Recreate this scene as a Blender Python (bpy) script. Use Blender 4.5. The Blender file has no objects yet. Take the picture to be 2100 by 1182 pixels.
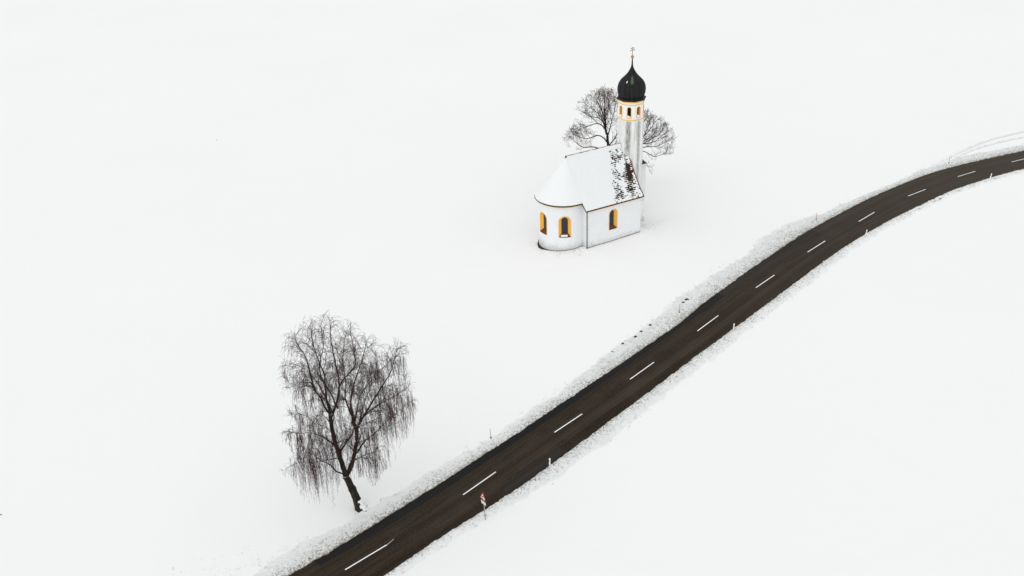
import bpy, bmesh, math, random
from mathutils import Vector, Matrix, noise
from mathutils.geometry import interpolate_bezier
R = random.Random(7)
PI = math.pi
sc = bpy.context.scene
C = sc.collection

# ------------------------------------------------------------------ camera
FPX, PITCH, ROLL, CAMH = 1965.0, 0.4943, -0.0379, 54.9135
cp, sp = math.cos(PITCH), math.sin(PITCH)
R0, F0, U0 = Vector((1, 0, 0)), Vector((0, cp, -sp)), Vector((0, sp, cp))
cr, sr = math.cos(ROLL), math.sin(ROLL)
RR, UU = cr * R0 + sr * U0, -sr * R0 + cr * U0
EYE = Vector((0, 0, CAMH))
cam = bpy.data.objects.new('camera', bpy.data.cameras.new('camera'))
C.objects.link(cam)
M = Matrix((RR, UU, -F0)).transposed().to_4x4()
M.translation = EYE
cam.matrix_world = M
cam.data.sensor_width = 36
cam.data.lens = 36 * FPX / 2100
cam.data.clip_end = 6000
sc.camera = cam

def ray(x, y):
    return F0 + (x - 1050) / FPX * RR - (y - 591) / FPX * UU
def at(x, y, z=0.0):                      # the ground point seen at a photo pixel
    d = ray(x, y)
    return EYE + d * ((z - CAMH) / d.z)
def project(P):
    v = P - EYE
    w = v.dot(F0)
    return 1050 + FPX * v.dot(RR) / w, 591 - FPX * v.dot(UU) / w

# ------------------------------------------------------------------ helpers
def lerp(a, b, t): return a + (b - a) * t
def clamp(x, a=0., b=1.): return max(a, min(b, x))
def sstep(a, b, x):
    t = clamp((x - a) / (b - a)); return t * t * (3 - 2 * t)
def nz(x, y=0., z=0.): return noise.noise(Vector((x, y, z)))
def fbm(x, y, z=0., o=4):
    return noise.fractal(Vector((x, y, z)), 1.0, 2.0, o)
def table(tb, x):
    if x <= tb[0][0]: return tb[0][1]
    for (a, b), (c, d) in zip(tb, tb[1:]):
        if x <= c: return lerp(b, d, (x - a) / (c - a + 1e-9))
    return tb[-1][1]

class MB:                                  # collects geometry, builds ONE mesh object
    def __init__(s): s.v, s.f, s.m, s.uv = [], [], [], None
    def quadgrid(s, rows, m=0, closed=False):
        b = len(s.v); n = len(rows[0])
        for r in rows: s.v.extend(r)
        for i in range(len(rows) - 1):
            for j in range(n if closed else n - 1):
                k = (j + 1) % n
                s.f.append((b + i * n + j, b + i * n + k, b + (i + 1) * n + k, b + (i + 1) * n + j)); s.m.append(m)
    def poly(s, pts, m=0):
        b = len(s.v); s.v.extend(pts); s.f.append(tuple(range(b, b + len(pts)))); s.m.append(m)
    def box(s, x0, x1, y0, y1, z0, z1, m=0, tf=None):
        P = [Vector((x, y, z)) for z in (z0, z1) for x, y in ((x0, y0), (x1, y0), (x1, y1), (x0, y1))]
        if tf: P = [tf(p) for p in P]
        b = len(s.v); s.v.extend(P)
        for q in ((3, 2, 1, 0), (4, 5, 6, 7), (0, 1, 5, 4), (1, 2, 6, 5), (2, 3, 7, 6), (3, 0, 4, 7)):
            s.f.append(tuple(b + i for i in q)); s.m.append(m)
    def tube(s, pts, rad, n=6, m=0, cap=True):
        rows = []
        up = Vector((0.13, 0.21, 1)).normalized()
        for i, p in enumerate(pts):
            t = (pts[min(i + 1, len(pts) - 1)] - pts[max(i - 1, 0)])
            t = t.normalized() if t.length > 1e-9 else Vector((0, 0, 1))
            a = t.cross(up)
            if a.length < .05: a = t.cross(Vector((1, 0, 0)))
            a.normalize(); c = t.cross(a)
            r = rad[i] if isinstance(rad, (list, tuple)) else rad
            rows.append([p + (a * math.cos(2 * PI * k / n) + c * math.sin(2 * PI * k / n)) * r for k in range(n)])
        s.quadgrid(rows, m, True)
        if cap:
            s.poly(rows[0][::-1], m); s.poly(rows[-1], m)
    def lathe(s, prof, n=24, m=0, fn=None, cen=Vector((0, 0, 0)), cap=True):
        rows = []
        for r, z in prof:
            rows.append([cen + Vector((math.cos(2 * PI * k / n) * r * (fn(k / n, z) if fn else 1),
                                       math.sin(2 * PI * k / n) * r * (fn(k / n, z) if fn else 1), z)) for k in range(n)])
        s.quadgrid(rows, m, True)
        if cap: s.poly(rows[0][::-1], m); s.poly(rows[-1], m)
    def add(s, o, m):
        b = len(s.v); s.v = s.v + o.v; s.f = s.f + [tuple(i + b for i in f) for f in o.f]; s.m = s.m + [m] * len(o.f)
        return s
    def build(s, name, mats, parent=None, smooth=False, recalc=True):
        me = bpy.data.meshes.new(name)
        me.from_pydata([tuple(p) for p in s.v], [], s.f)
        if not isinstance(mats, (list, tuple)): mats = [mats]
        for m in mats: me.materials.append(m)
        if len(mats) > 1: me.polygons.foreach_set('material_index', s.m)
        if smooth: me.polygons.foreach_set('use_smooth', [True] * len(s.f))
        if s.uv:
            ul = me.uv_layers.new(name='uv')
            for lp in me.loops: ul.data[lp.index].uv = s.uv[lp.vertex_index]
        me.update()
        if recalc:
            bm = bmesh.new(); bm.from_mesh(me)
            bmesh.ops.recalc_face_normals(bm, faces=bm.faces)
            bm.to_mesh(me); bm.free()
        o = bpy.data.objects.new(name, me)
        C.objects.link(o)
        if parent: o.parent = parent
        return o
def tag(o, label=None, cat=None, group=None, kind=None):
    for k, v in (('label', label), ('category', cat), ('group', group), ('kind', kind)):
        if v: o[k] = v
    return o
def empty(name, loc, rz=0.):
    o = bpy.data.objects.new(name, None); o.empty_display_size = .3
    o.location = loc; o.rotation_euler = (0, 0, rz); C.objects.link(o)
    return o

# ------------------------------------------------------------------ materials
class NT:
    def __init__(s, name, rough=.8, spec=.3):
        s.mat = bpy.data.materials.new(name); s.mat.use_nodes = True
        s.t = s.mat.node_tree; s.b = s.t.nodes['Principled BSDF']
        s.b.inputs['Roughness'].default_value = rough
        s.b.inputs['Specular IOR Level'].default_value = spec
    def n(s, ty, ins=None, **kw):
        nd = s.t.nodes.new(ty)
        for k, v in kw.items(): setattr(nd, k, v)
        for k, v in (ins or {}).items():
            if hasattr(v, 'node'): s.t.links.new(v, nd.inputs[k])
            else: nd.inputs[k].default_value = v
        return nd
    def coord(s, kind='Object', scale=(1, 1, 1), rot=(0, 0, 0)):
        tc = s.n('ShaderNodeTexCoord')
        mp = s.n('ShaderNodeMapping', {'Vector': tc.outputs[kind], 'Scale': scale, 'Rotation': rot})
        return mp.outputs[0]
    def noise(s, vec, scale=5., detail=4., rough=.55, dist=0.):
        return s.n('ShaderNodeTexNoise', {'Vector': vec, 'Scale': scale, 'Detail': detail, 'Roughness': rough, 'Distortion': dist}).outputs['Fac']
    def ramp(s, fac, a, b, lo=0., hi=1.):
        return s.n('ShaderNodeMapRange', {'Value': fac, 'From Min': a, 'From Max': b, 'To Min': lo, 'To Max': hi}, clamp=True).outputs[0]
    def math(s, op, a, b=0.):
        nd = s.n('ShaderNodeMath', operation=op)
        for i, v in enumerate((a, b)):
            if hasattr(v, 'node'): s.t.links.new(v, nd.inputs[i])
            else: nd.inputs[i].default_value = v
        return nd.outputs[0]
    def mix(s, fac, a, b):
        nd = s.n('ShaderNodeMix', data_type='RGBA')
        for i, v in ((0, fac), (6, a), (7, b)):
            if hasattr(v, 'node'): s.t.links.new(v, nd.inputs[i])
            else: nd.inputs[i].default_value = v if i == 0 else (v[0], v[1], v[2], 1)
        return nd.outputs[2]
    def xyz(s, vec): return s.n('ShaderNodeSeparateXYZ', {'Vector': vec}).outputs
    def bump(s, h, strength=.3, dist=.02):
        nd = s.n('ShaderNodeBump', {'Height': h, 'Strength': strength, 'Distance': dist})
        s.t.links.new(nd.outputs[0], s.b.inputs['Normal'])
    def col(s, c):
        if hasattr(c, 'node'): s.t.links.new(c, s.b.inputs['Base Color'])
        else: s.b.inputs['Base Color'].default_value = (c[0], c[1], c[2], 1)
        return s.mat
SNOW = (.850, .859, .850)

def m_plain(name, c, rough=.7, spec=.3, var=.15, scale=6.):
    t = NT(name, rough, spec)
    n = t.noise(t.coord(), scale)
    return t.col(t.mix(t.ramp(n, .3, .7), [x * (1 - var) for x in c], [min(1, x * (1 + var)) for x in c]))

def m_snowfield():
    t = NT('field snow', .9, .15)
    co = t.coord()
    big = t.noise(co, .035, 3); mid = t.noise(co, .35, 4); fine = t.noise(co, 5., 5, .7)
    c = t.mix(t.ramp(big, .3, .7), (.846, .855, .846), (.858, .866, .857))
    # a few grass tips just breaking the crust
    vor = t.n('ShaderNodeTexNoise', {'Vector': co, 'Scale': 1.7, 'Detail': 6., 'Roughness': .75}).outputs['Fac']
    c = t.mix(t.ramp(vor, .735, .79, 0, .22), c, (.42, .43, .40))
    h = t.math('ADD', t.math('MULTIPLY', mid, .9), t.math('MULTIPLY', fine, .22))
    t.bump(h, .34, .14)
    return t.col(c)

def m_snow(name, bump=.35, k=1.):
    t = NT(name, .9, .15)
    co = t.coord(); f = t.noise(co, 6., 6, .7)
    t.bump(f, bump, .05)
    return t.col(t.mix(t.ramp(f, .3, .7), [k * q for q in (.81, .828, .835)], [k * q for q in (.85, .866, .868)]))

def m_verge(name, upper):
    # uv: u = metres along the road, v = 0 at the asphalt .. 1 at the clean snow
    t = NT(name, .9, .15)
    uv = t.coord('UV'); x = t.xyz(uv)
    co = t.coord()
    v = x[1]
    g0 = t.noise(co, 6., 3, .75); g1 = t.noise(co, 4.2, 5, .8); g2 = t.noise(co, 1.3, 5, .72); g3 = t.noise(co, .4, 4, .65); g4 = t.noise(co, 2.4, 4, .7)
    def off(g, k): return t.math('MULTIPLY', t.math('SUBTRACT', g, .5), k)
    rim = t.math('ADD', v, t.math('ADD', off(g3, .9), off(g2, .5)))
    end = t.ramp(v, .86, 1., 1., 0.)
    if upper:       # sprayed slush: a thin veil nearby, an even grey band further along
        far = t.ramp(x[0], 58., 78., .18, 1.)
        inn = t.math('MULTIPLY', t.math('MULTIPLY', t.ramp(t.math('ADD', rim, t.math('MULTIPLY', t.math('SUBTRACT', 1., far), .25)), t.math('SUBTRACT', .72, t.math('MULTIPLY', t.math('SUBTRACT', 1., far), .5)), .86, 1., 0.), end), far)
    else:           # broken grey crust with clean snow between
        far = t.ramp(x[0], 50., 70., .7, 1.)
        inn = t.math('MULTIPLY', t.math('MULTIPLY', t.ramp(t.math('ADD', rim, off(g4, 1.3)), .22, .86, 1., 0.), end), far)
    dens = t.math('MULTIPLY', t.ramp(t.math('ADD', v, off(g3, 1.0)), -.05, .75, 1., .10), end)
    s2 = t.ramp(t.math('ADD', g2, t.math('MULTIPLY', dens, .08)), .53, .68)
    s1 = t.ramp(t.math('ADD', g1, t.math('MULTIPLY', dens, .12)), .60, .68)
    s0 = t.ramp(t.math('ADD', g0, t.math('MULTIPLY', dens, .11)), .63, .69)
    clean = (.850, .859, .850)
    mot = t.math('ADD', t.math('MULTIPLY', g4, .55), t.math('MULTIPLY', g1, .45))
    spk = t.ramp(mot, .46, .56)
    base = t.mix(t.math('MULTIPLY', inn, t.math('ADD', .42 if upper else .30, t.math('MULTIPLY', spk, .58 if upper else .70))), clean, (.715, .732, .72) if upper else (.69, .712, .706))
    c = t.mix(t.math('MULTIPLY', t.ramp(mot, .56, .64), t.math('MULTIPLY', inn, .75)), base, (.50, .515, .50))
    c = t.mix(t.math('MULTIPLY', t.ramp(g2, .50, .60), t.math('MULTIPLY', inn, .7)), c, (.84, .85, .842))
    c = t.mix(t.math('MULTIPLY', s1, t.ramp(dens, 0., .6, 0., .7)), c, (.32, .32, .27))
    c = t.mix(t.math('MULTIPLY', s0, t.ramp(dens, .1, .8, 0., .9)), c, (.095, .085, .06))
    # olive-stained crust right by the asphalt, then brown grit at the very edge
    st = t.ramp(t.math('ADD', v, off(g2, .35)), .0, .20, .75, 0.)
    c = t.mix(t.math('MULTIPLY', st, t.ramp(g1, .42, .60)), c, (.36, .34, .27))
    edge = t.ramp(t.math('ADD', v, off(g2, .10)), .0, .035, 1., 0.)
    c = t.mix(t.math('MULTIPLY', edge, .85), c, (.13, .08, .042))
    t.bump(t.math('ADD', g1, t.math('MULTIPLY', g2, 1.3)), .9, .12)
    return t.col(c)

def m_road():
    t = NT('worn wet asphalt', .8, .06)
    uv = t.coord('UV'); x = t.xyz(uv)
    st = t.noise(t.coord('UV', (.022, 1.0, 1)), 1., 6, .62, .5)
    st2 = t.noise(t.coord('UV', (.07, 2.2, 1)), 1., 6, .7, .9)
    st3 = t.noise(t.coord('UV', (.04, 1.3, 1)), 1.7, 6, .68, .9)
    blot = t.noise(uv, .16, 5, .65)
    gr = t.noise(uv, 6., 4, .8); gf = t.noise(uv, 19., 3, .8)
    c = t.mix(t.ramp(st, .40, .60), (.0115, .0072, .0036), (.040, .032, .0235))
    c = t.mix(t.ramp(st2, .46, .66, 0., .75), c, (.0235, .0135, .0060))
    c = t.mix(t.ramp(st3, .52, .70, 0., .6), c, (.041, .038, .0355))
    c = t.mix(t.ramp(blot, .48, .68, 0., .5), c, (.050, .043, .034))
    # wheel paths
    w = t.math('ABSOLUTE', t.math('SUBTRACT', t.math('FRACT', t.math('DIVIDE', x[1], 1.75)), .5))
    c = t.mix(t.ramp(w, .0, .34, .6, 0.), c, (.0140, .0085, .0042))
    # sandy line between the wheels of the lower lane
    sl = t.ramp(t.math('ABSOLUTE', t.math('SUBTRACT', x[1], t.math('ADD', 8.45, t.math('MULTIPLY', t.math('SUBTRACT', st, .5), .5)))), .0, .11, 1., 0.)
    c = t.mix(t.math('MULTIPLY', sl, t.ramp(st3, .42, .62, 0., .55)), c, (.075, .058, .033))
    c = t.mix(t.ramp(gr, .42, .70, 0., .6), c, (.064, .050, .036))
    c = t.mix(t.ramp(gf, .56, .70, 0., .75), c, (.090, .077, .060))
    c = t.mix(t.ramp(gf, .44, .30, 0., .6), c, (.006, .004, .003))
    # paler further along: distant wet reflection painted into the asphalt colour
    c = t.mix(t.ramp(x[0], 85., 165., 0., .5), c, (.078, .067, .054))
    t.bump(t.math('ADD', gr, gf), .5, .015)
    return t.col(c)

def m_patch(name='dark asphalt patch', a=(.0062, .0054, .0058), b=(.0125, .011, .0105)):
    t = NT(name, .8, .2)
    uv = t.coord('UV')
    st = t.noise(t.coord('UV', (.05, 1.2, 1)), 1., 4, .6)
    gf = t.noise(uv, 26., 3, .8)
    c = t.mix(t.ramp(st, .3, .7), a, b)
    c = t.mix(t.ramp(gf, .6, .8, 0., .5), c, (.04, .036, .032))
    t.bump(gf, .3, .01)
    return t.col(c)

def m_paint():
    t = NT('road paint', .6, .3)
    co = t.coord(); g = t.noise(co, 14., 4, .75)
    return t.col(t.mix(t.ramp(g, .60, .76), (.88, .89, .885), (.22, .2, .18)))

def m_track():
    t = NT('rutted snow', .9, .15)
    uv = t.coord('UV'); x = t.xyz(uv); co = t.coord()
    g = t.noise(co, 1.1, 5, .7); g2 = t.noise(co, .12, 3)
    mid = t.ramp(t.math('ABSOLUTE', t.math('SUBTRACT', x[1], .5)), .1, .5, 1., 0.)
    k = t.math('MULTIPLY', t.ramp(t.math('ADD', g, t.math('MULTIPLY', g2, .5)), .62, .95), mid)
    return t.col(t.mix(t.math('MULTIPLY', k, .6), SNOW, (.38, .38, .36)))

def m_plaster(name, base, streak=0.):
    t = NT(name, .85, .2)
    co = t.coord(); x = t.xyz(co)
    n1 = t.noise(co, .9, 5, .65); n2 = t.noise(co, 9., 4, .7)
    c = t.mix(t.ramp(n1, .35, .7), base, [q * .955 for q in base])
    # rising damp and splash dirt along the foot of the wall
    d = t.ramp(t.math('ADD', x[2], t.math('MULTIPLY', t.math('SUBTRACT', t.noise(co, 1.6, 6, .75), .5), 2.6)), .1, 1.15, 1., 0.)
    c = t.mix(t.math('MULTIPLY', d, t.ramp(n2, .34, .62, .2, .8)), c, (.36, .36, .33))
    if streak:
        ang = t.math('ARCTAN2', x[1], x[0])
        def sk(fr, zs, ph, sc_): return t.noise(t.n('ShaderNodeCombineXYZ', {0: t.math('MULTIPLY', ang, fr), 1: t.math('MULTIPLY', x[2], zs), 2: ph}).outputs[0], sc_, 6, .62, .15)
        s = sk(2.2, .07, 3.1, 1.35); s2 = sk(4.2, .16, 8.4, 2.6)
        below = t.ramp(x[2], 14.95, 14.7)
        # the widest stain runs down the facet that turns to the nave and south
        da = t.math('ABSOLUTE', t.math('ADD', ang, 2.40))
        wide = t.ramp(t.math('ADD', da, t.math('MULTIPLY', t.math('SUBTRACT', s2, .5), .5)), .08, .30, 1., 0.)
        wide = t.math('MULTIPLY', wide, t.ramp(x[2], 9.4, 11.2))
        da2 = t.math('ABSOLUTE', t.math('ADD', ang, 1.50))
        w2 = t.math('MULTIPLY', t.ramp(t.math('ADD', da2, t.math('MULTIPLY', t.math('SUBTRACT', s2, .5), .5)), .03, .20, 1., 0.), .8)
        k = t.math('MULTIPLY', t.math('MULTIPLY', t.ramp(s, .46, .68), .7), below)
        c = t.mix(k, c, (.31, .315, .275))
        k2 = t.math('MULTIPLY', t.math('MULTIPLY', t.math('MAXIMUM', wide, w2), below), t.ramp(t.noise(t.coord('Object', (1, 1, .45)), 4.5, 6, .75), .36, .60, .35, 1.))
        c = t.mix(t.math('MULTIPLY', k2, streak), c, (.15, .155, .115))
        k3 = t.math('MULTIPLY', t.math('MULTIPLY', t.ramp(s2, .53, .66), t.ramp(t.noise(t.coord('Object', (1, 1, .3)), 7., 5, .75), .38, .6, .2, .9)), below)
        c = t.mix(k3, c, (.34, .34, .30))
    t.bump(n2, .12, .02)
    return t.col(c)

def m_ochre():
    t = NT('ochre paint', .75, .25)
    n = t.noise(t.coord(), 7., 5, .7)
    return t.col(t.mix(t.ramp(n, .35, .75), (.86, .50, .11), (.76, .40, .075)))

def m_tile():
    t = NT('old roof tile', .85, .2)
    co = t.coord(); n = t.noise(co, 5., 5, .7); n2 = t.noise(co, 1.2, 3)
    c = t.mix(t.ramp(n, .35, .68), (.018, .013, .008), (.055, .036, .018))
    c = t.mix(t.ramp(n2, .58, .72, 0., .5), c, (.045, .048, .016))
    t.bump(n, .4, .03)
    return t.col(c)

def m_dome():
    t = NT('dark sheet metal', .62, .2)
    co = t.coord(); x = t.xyz(co)
    ang = t.math('ARCTAN2', x[1], x[0])
    cv = t.n('ShaderNodeCombineXYZ', {0: t.math('MULTIPLY', ang, 6.), 1: t.math('MULTIPLY', x[2], .35), 2: 1.}).outputs[0]
    s = t.noise(cv, 2.2, 5, .7); n = t.noise(co, 14., 4, .7)
    c = t.mix(t.ramp(s, .42, .7), (.0055, .0058, .006), (.022, .023, .024))
    c = t.mix(t.ramp(n, .62, .8, 0., .4), c, (.07, .072, .072))
    # one verdigris streak high on the shoulder facing south-east
    da = t.math('ABSOLUTE', t.math('ADD', ang, 2.16))
    g = t.math('MULTIPLY', t.ramp(t.math('ADD', da, t.math('MULTIPLY', t.math('SUBTRACT', s, .5), .5)), .06, .24, 1., 0.),
               t.math('MULTIPLY', t.ramp(x[2], 2.0, 2.3), t.ramp(x[2], 3.0, 2.75)))
    c = t.mix(t.math('MULTIPLY', g, .85), c, (.075, .14, .055))
    t.bump(s, .25, .03)
    return t.col(c)

def m_bark(name, a, b, snow=True, scale=7.):
    t = NT(name, .9, .15)
    co = t.coord(); n = t.noise(t.coord('Object', (1, 1, .35)), scale, 5, .7)
    c = t.mix(t.ramp(n, .35, .68), a, b)
    if snow:                                # snow lodged on the upward-facing side
        g = t.n('ShaderNodeNewGeometry'); z = t.xyz(g.outputs['Normal'])[2]
        m = t.noise(co, 1.5, 4, .7)
        k = t.ramp(t.math('ADD', z, t.math('MULTIPLY', t.math('SUBTRACT', m, .5), 1.3)), .62, .8)
        c = t.mix(k, c, (.8, .82, .82))
    t.bump(n, .5, .03)
    return t.col(c)

def m_pane():
    t = NT('leaded glass', .35, .4)
    uv = t.coord('UV')
    br = t.n('ShaderNodeTexBrick', {'Vector': uv, 'Scale': 1., 'Color1': (.012, .013, .015, 1), 'Color2': (.020, .021, .024, 1), 'Mortar': (.034, .035, .037, 1),
                                    'Mortar Size': .02, 'Brick Width': .24, 'Row Height': .3}, offset=0.)
    return t.col(br.outputs['Color'])

MT = dict(
    field=m_snowfield(), snow=m_snow('settled snow'), roofsnow=m_snow('roof snow', .25, .92), verge=m_verge('slushy verge snow', True), verge2=m_verge('broken verge snow', False), road=m_road(), patch=m_patch(),
    patch2=m_patch('greyer asphalt patch', (.016, .012, .0085), (.031, .025, .020)), paint=m_paint(), track=m_track(),
    wall=m_plaster('white lime plaster', (.775, .787, .797)), tower=m_plaster('streaked tower plaster', (.81, .82, .815), .9),
    ochre=m_ochre(), tile=m_tile(), dome=m_dome(), metal=m_plain('dark gutter metal', (.02, .021, .024), .5, .4),
    ridge=m_plain('red ridge tile', (.17, .055, .035), .8, .2, .4), sill=m_plain('brown sill', (.11, .042, .020), .7, .3, .3),
    pane=m_pane(), dark=m_plain('painted interior shade', (.012, .011, .010), .9, .1), gold=m_plain('gilded ball', (.42, .19, .04), .35, .5, .3),
    iron=m_plain('wrought iron', (.06, .06, .06), .6, .3), soil=m_plain('bare soil', (.045, .032, .02), .95, .1, .5, 12.),
    birch=m_bark('birch bark', (.008, .0065, .005), (.045, .038, .028), True, 5.), twig=m_plain('birch twig', (.056, .031, .029), .9, .1, .35, 2.),
    bark=m_bark('dark bark', (.010, .008, .007), (.032, .025, .019), False), ltwig=m_plain('lime twig', (.060, .045, .034), .9, .1, .4, 2.),
    leaf=m_plain('withered leaf', (.13, .055, .025), .9, .1, .6, 3.), white=m_plain('white plastic', (.88, .89, .89), .5, .3, .03),
    black=m_plain('black band', (.012, .012, .013), .6, .3), red=m_plain('red paint', (.33, .016, .022), .5, .3),
    refl=m_plain('amber reflector', (.62, .12, .03), .35, .5), zinc=m_plain('galvanised steel', (.27, .29, .30), .5, .5),
    signwhite=m_plain('sign white', (.8, .8, .8), .4, .4, .03), dash=m_plain('dead grass', (.10, .085, .045), .95, .1, .6, 3.),
    pale=m_plain('pale lime edging', (.74, .64, .58), .85, .2, .06))

# ------------------------------------------------------------------ road geometry
def chain(pts, step):                     # Catmull-Rom through ground points, resampled
    P = [pts[0] * 2 - pts[1]] + pts + [pts[-1] * 2 - pts[-2]]
    out = []
    for i in range(1, len(P) - 2):
        a, b, c, d = P[i - 1:i + 3]
        n = max(2, int((c - b).length / step * 2))
        for k in range(n):
            t = k / n
            out.append(.5 * ((2 * b) + (c - a) * t + (2 * a - 5 * b + 4 * c - d) * t * t + (3 * b - a - 3 * c + d) * t ** 3))
    out.append(pts[-1])
    res = [out[0]]; acc = 0.
    for p, q in zip(out, out[1:]):
        L = (q - p).length
        while acc + L >= step and L > 1e-9:
            k = (step - acc) / L
            p = p.lerp(q, k); res.append(p.copy()); L = (q - p).length; acc = 0.
        acc += L
    return res
LEFT = [(596, 1181), (672, 1138), (760, 1084), (836, 1036), (900, 996), (981, 943), (1062, 891), (1140, 838), (1240, 771), (1315, 720), (1396, 664),
        (1443, 624), (1492, 589), (1531, 560), (1590, 520), (1640, 486), (1706, 449), (1772, 414), (1837, 385), (1912, 356), (2005, 332), (2100, 311)]
RIGHT = [(792, 1181), (860, 1134), (912, 1099), (995, 1047), (1066, 1001), (1127, 957), (1180, 918), (1240, 873), (1341, 798), (1429, 731), (1504, 676),
         (1560, 635), (1640, 575), (1715, 520), (1773, 483), (1820, 456), (1893, 420), (1949, 394), (2005, 375), (2060, 358), (2100, 348)]
CEN = [(708, 1171), (808, 1108), (950, 1017), (1137, 889), (1292, 780), (1430, 681), (1550, 592), (1656, 519), (1761, 456), (1862, 404), (1964, 364), (2074, 334)]
cpts = [at(*p) for p in CEN]
d0 = (cpts[0] - cpts[1]).normalized()
cpts = [cpts[0] + d0 * 46, cpts[0] + d0 * 22] + cpts
d1 = (cpts[-1] - cpts[-2]).normalized(); cur = cpts[-1]; dv = d1.copy()
for k in range(6):
    dv = Matrix.Rotation(-.05, 3, 'Z') @ dv; cur = cur + dv * 14; cpts.append(cur.copy())
CL = chain(cpts, .35)
def smooth(seq, k):
    out = []
    for i in range(len(seq)):
        a = seq[max(0, i - k):i + k + 1]; s = a[0] * 0
        for q in a: s = s + q
        out.append(s / len(a))
    return out
CL = smooth(CL, 12)
TAN = [(CL[min(i + 1, len(CL) - 1)] - CL[max(i - 1, 0)]).normalized() for i in range(len(CL))]
NOR = [Vector((-t.y, t.x, 0)) for t in TAN]           # to the left of the way up the picture
US = [0.]
for a, b in zip(CL, CL[1:]): US.append(US[-1] + (b - a).length)
def to_uw(p):                                          # road coordinates of a ground point
    i = min(range(0, len(CL)), key=lambda k: (CL[k] - p).length_squared)
    return US[i] + (p - CL[i]).dot(TAN[i]), (p - CL[i]).dot(NOR[i])
def from_uw(u, w, z=0.):
    i = clamp(int(u / (US[-1]) * (len(US) - 1)), 0, len(US) - 2); i = int(i)
    while i < len(US) - 2 and US[i + 1] < u: i += 1
    while i > 0 and US[i] > u: i -= 1
    t = clamp((u - US[i]) / (US[i + 1] - US[i] + 1e-9))
    p = CL[i].lerp(CL[i + 1], t) + NOR[i].lerp(NOR[i + 1], t) * w
    return Vector((p.x, p.y, z))
TL = sorted(to_uw(at(*p)) for p in LEFT)
TR = sorted(to_uw(at(*p)) for p in RIGHT)
LOUT = [(480, 1182), (560, 1120), (700, 1062), (820, 985), (900, 940), (1000, 890), (1080, 835), (1150, 792), (1210, 745), (1260, 705), (1330, 655), (1385, 605),
        (1428, 578), (1480, 545), (1530, 518), (1550, 485), (1600, 458), (1670, 440), (1720, 420), (1800, 387), (1860, 362), (1880, 347), (1920, 336), (1960, 320), (2040, 305), (2100, 293)]
ROUT = [(840, 1182), (950, 1108), (1010, 1072), (1050, 1046), (1100, 1026), (1140, 1002), (1200, 958), (1260, 922), (1300, 888), (1340, 850), (1400, 797), (1450, 757), (1500, 720),
        (1540, 682), (1590, 642), (1650, 600), (1700, 560), (1760, 512), (1820, 472), (1870, 446), (1950, 405), (2000, 386), (2050, 371), (2100, 357)]
OL = sorted(to_uw(at(*p)) for p in LOUT)
OR = sorted(to_uw(at(*p)) for p in ROUT)
OL = [(u, table(TL, u) + (w - table(TL, u)) * lerp(.80, 1., sstep(60, 85, u))) for u, w in OL]
OR = [(u, table(TR, u) + (w - table(TR, u)) * lerp(.72, .9, sstep(60, 110, u))) for u, w in OR]
def wl(u): return table(TL, u)
def wr(u): return table(TR, u)
def rag(u, seed):                                      # ragged asphalt/snow edge
    return .10 * nz(u * .9, seed) + .07 * nz(u * 2.7, seed + 5)

# ------------------------------------------------------------------ chapel frame and terrain
CX, CY, TH = 7.8022, 115.0487, .5055
AX, LA = Vector((math.cos(TH), math.sin(TH), 0)), Vector((math.sin(TH), -math.cos(TH), 0))
def st_of(x, y):
    d = Vector((x - CX, y - CY, 0)); return d.dot(AX), d.dot(LA)
def hg(x, y):                                          # snow surface height
    s, t = st_of(x, y)
    ds = max(-4.2 - s, 0, s - 9.5); dt = max(-4.5 - t, 0, t - 4.5)
    w = 1 - sstep(0, 13, math.hypot(ds, dt))
    front = table([(-4.5, .02), (-.8, .28), (0, .36), (4, .36), (8.5, .5), (12, .42)], s)
    b = lerp(-.2, front, sstep(-1, 4.2, t))
    return w * b + .05 * (1 - w) * fbm(x * .06, y * .06, 2.) 

def axis_lines(lo, hi, fine, far, grow=1.16):
    a = []; x = lo
    while x <= hi: a.append(x); x += fine
    st = fine; x = a[-1]
    while x < far: st *= grow; x += st; a.append(x)
    st = fine; x = lo; pre = []
    while x > -far: st *= grow; x -= st; pre.append(x)
    return pre[::-1] + a
gx = axis_lines(-45, 75, .6, 2500); gy = axis_lines(45, 150, .6, 2500)
g = MB()
g.quadgrid([[Vector((x, y, hg(x, y) + (.02 * fbm(x * .8, y * .8, 7.) if -46 < x < 76 and 44 < y < 151 else 0))) for x in gx] for y in gy])
tag(g.build('ground', MT['field'], smooth=True), kind='structure')

# road sheet
def strip(name, us, wa, wb, n, z, mat, kind='structure'):
    m = MB(); m.uv = []
    rows = []
    for u in us:
        a, b = wa(u), wb(u); row = []
        for k in range(n + 1):
            w = lerp(a, b, k / n); row.append(from_uw(u, w, z)); m.uv.append((u, w + 10))
        rows.append(row)
    m.quadgrid(rows)
    return tag(m.build(name, mat), kind=kind)
def frange(a, b, s):
    out = []
    while a < b: out.append(a); a += s
    return out + [b]
UE = US[-1] - .5
strip('road', frange(.5, UE, .35), lambda u: wr(u) - .6, lambda u: wl(u) + .6, 6, .105, MT['road'])
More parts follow.
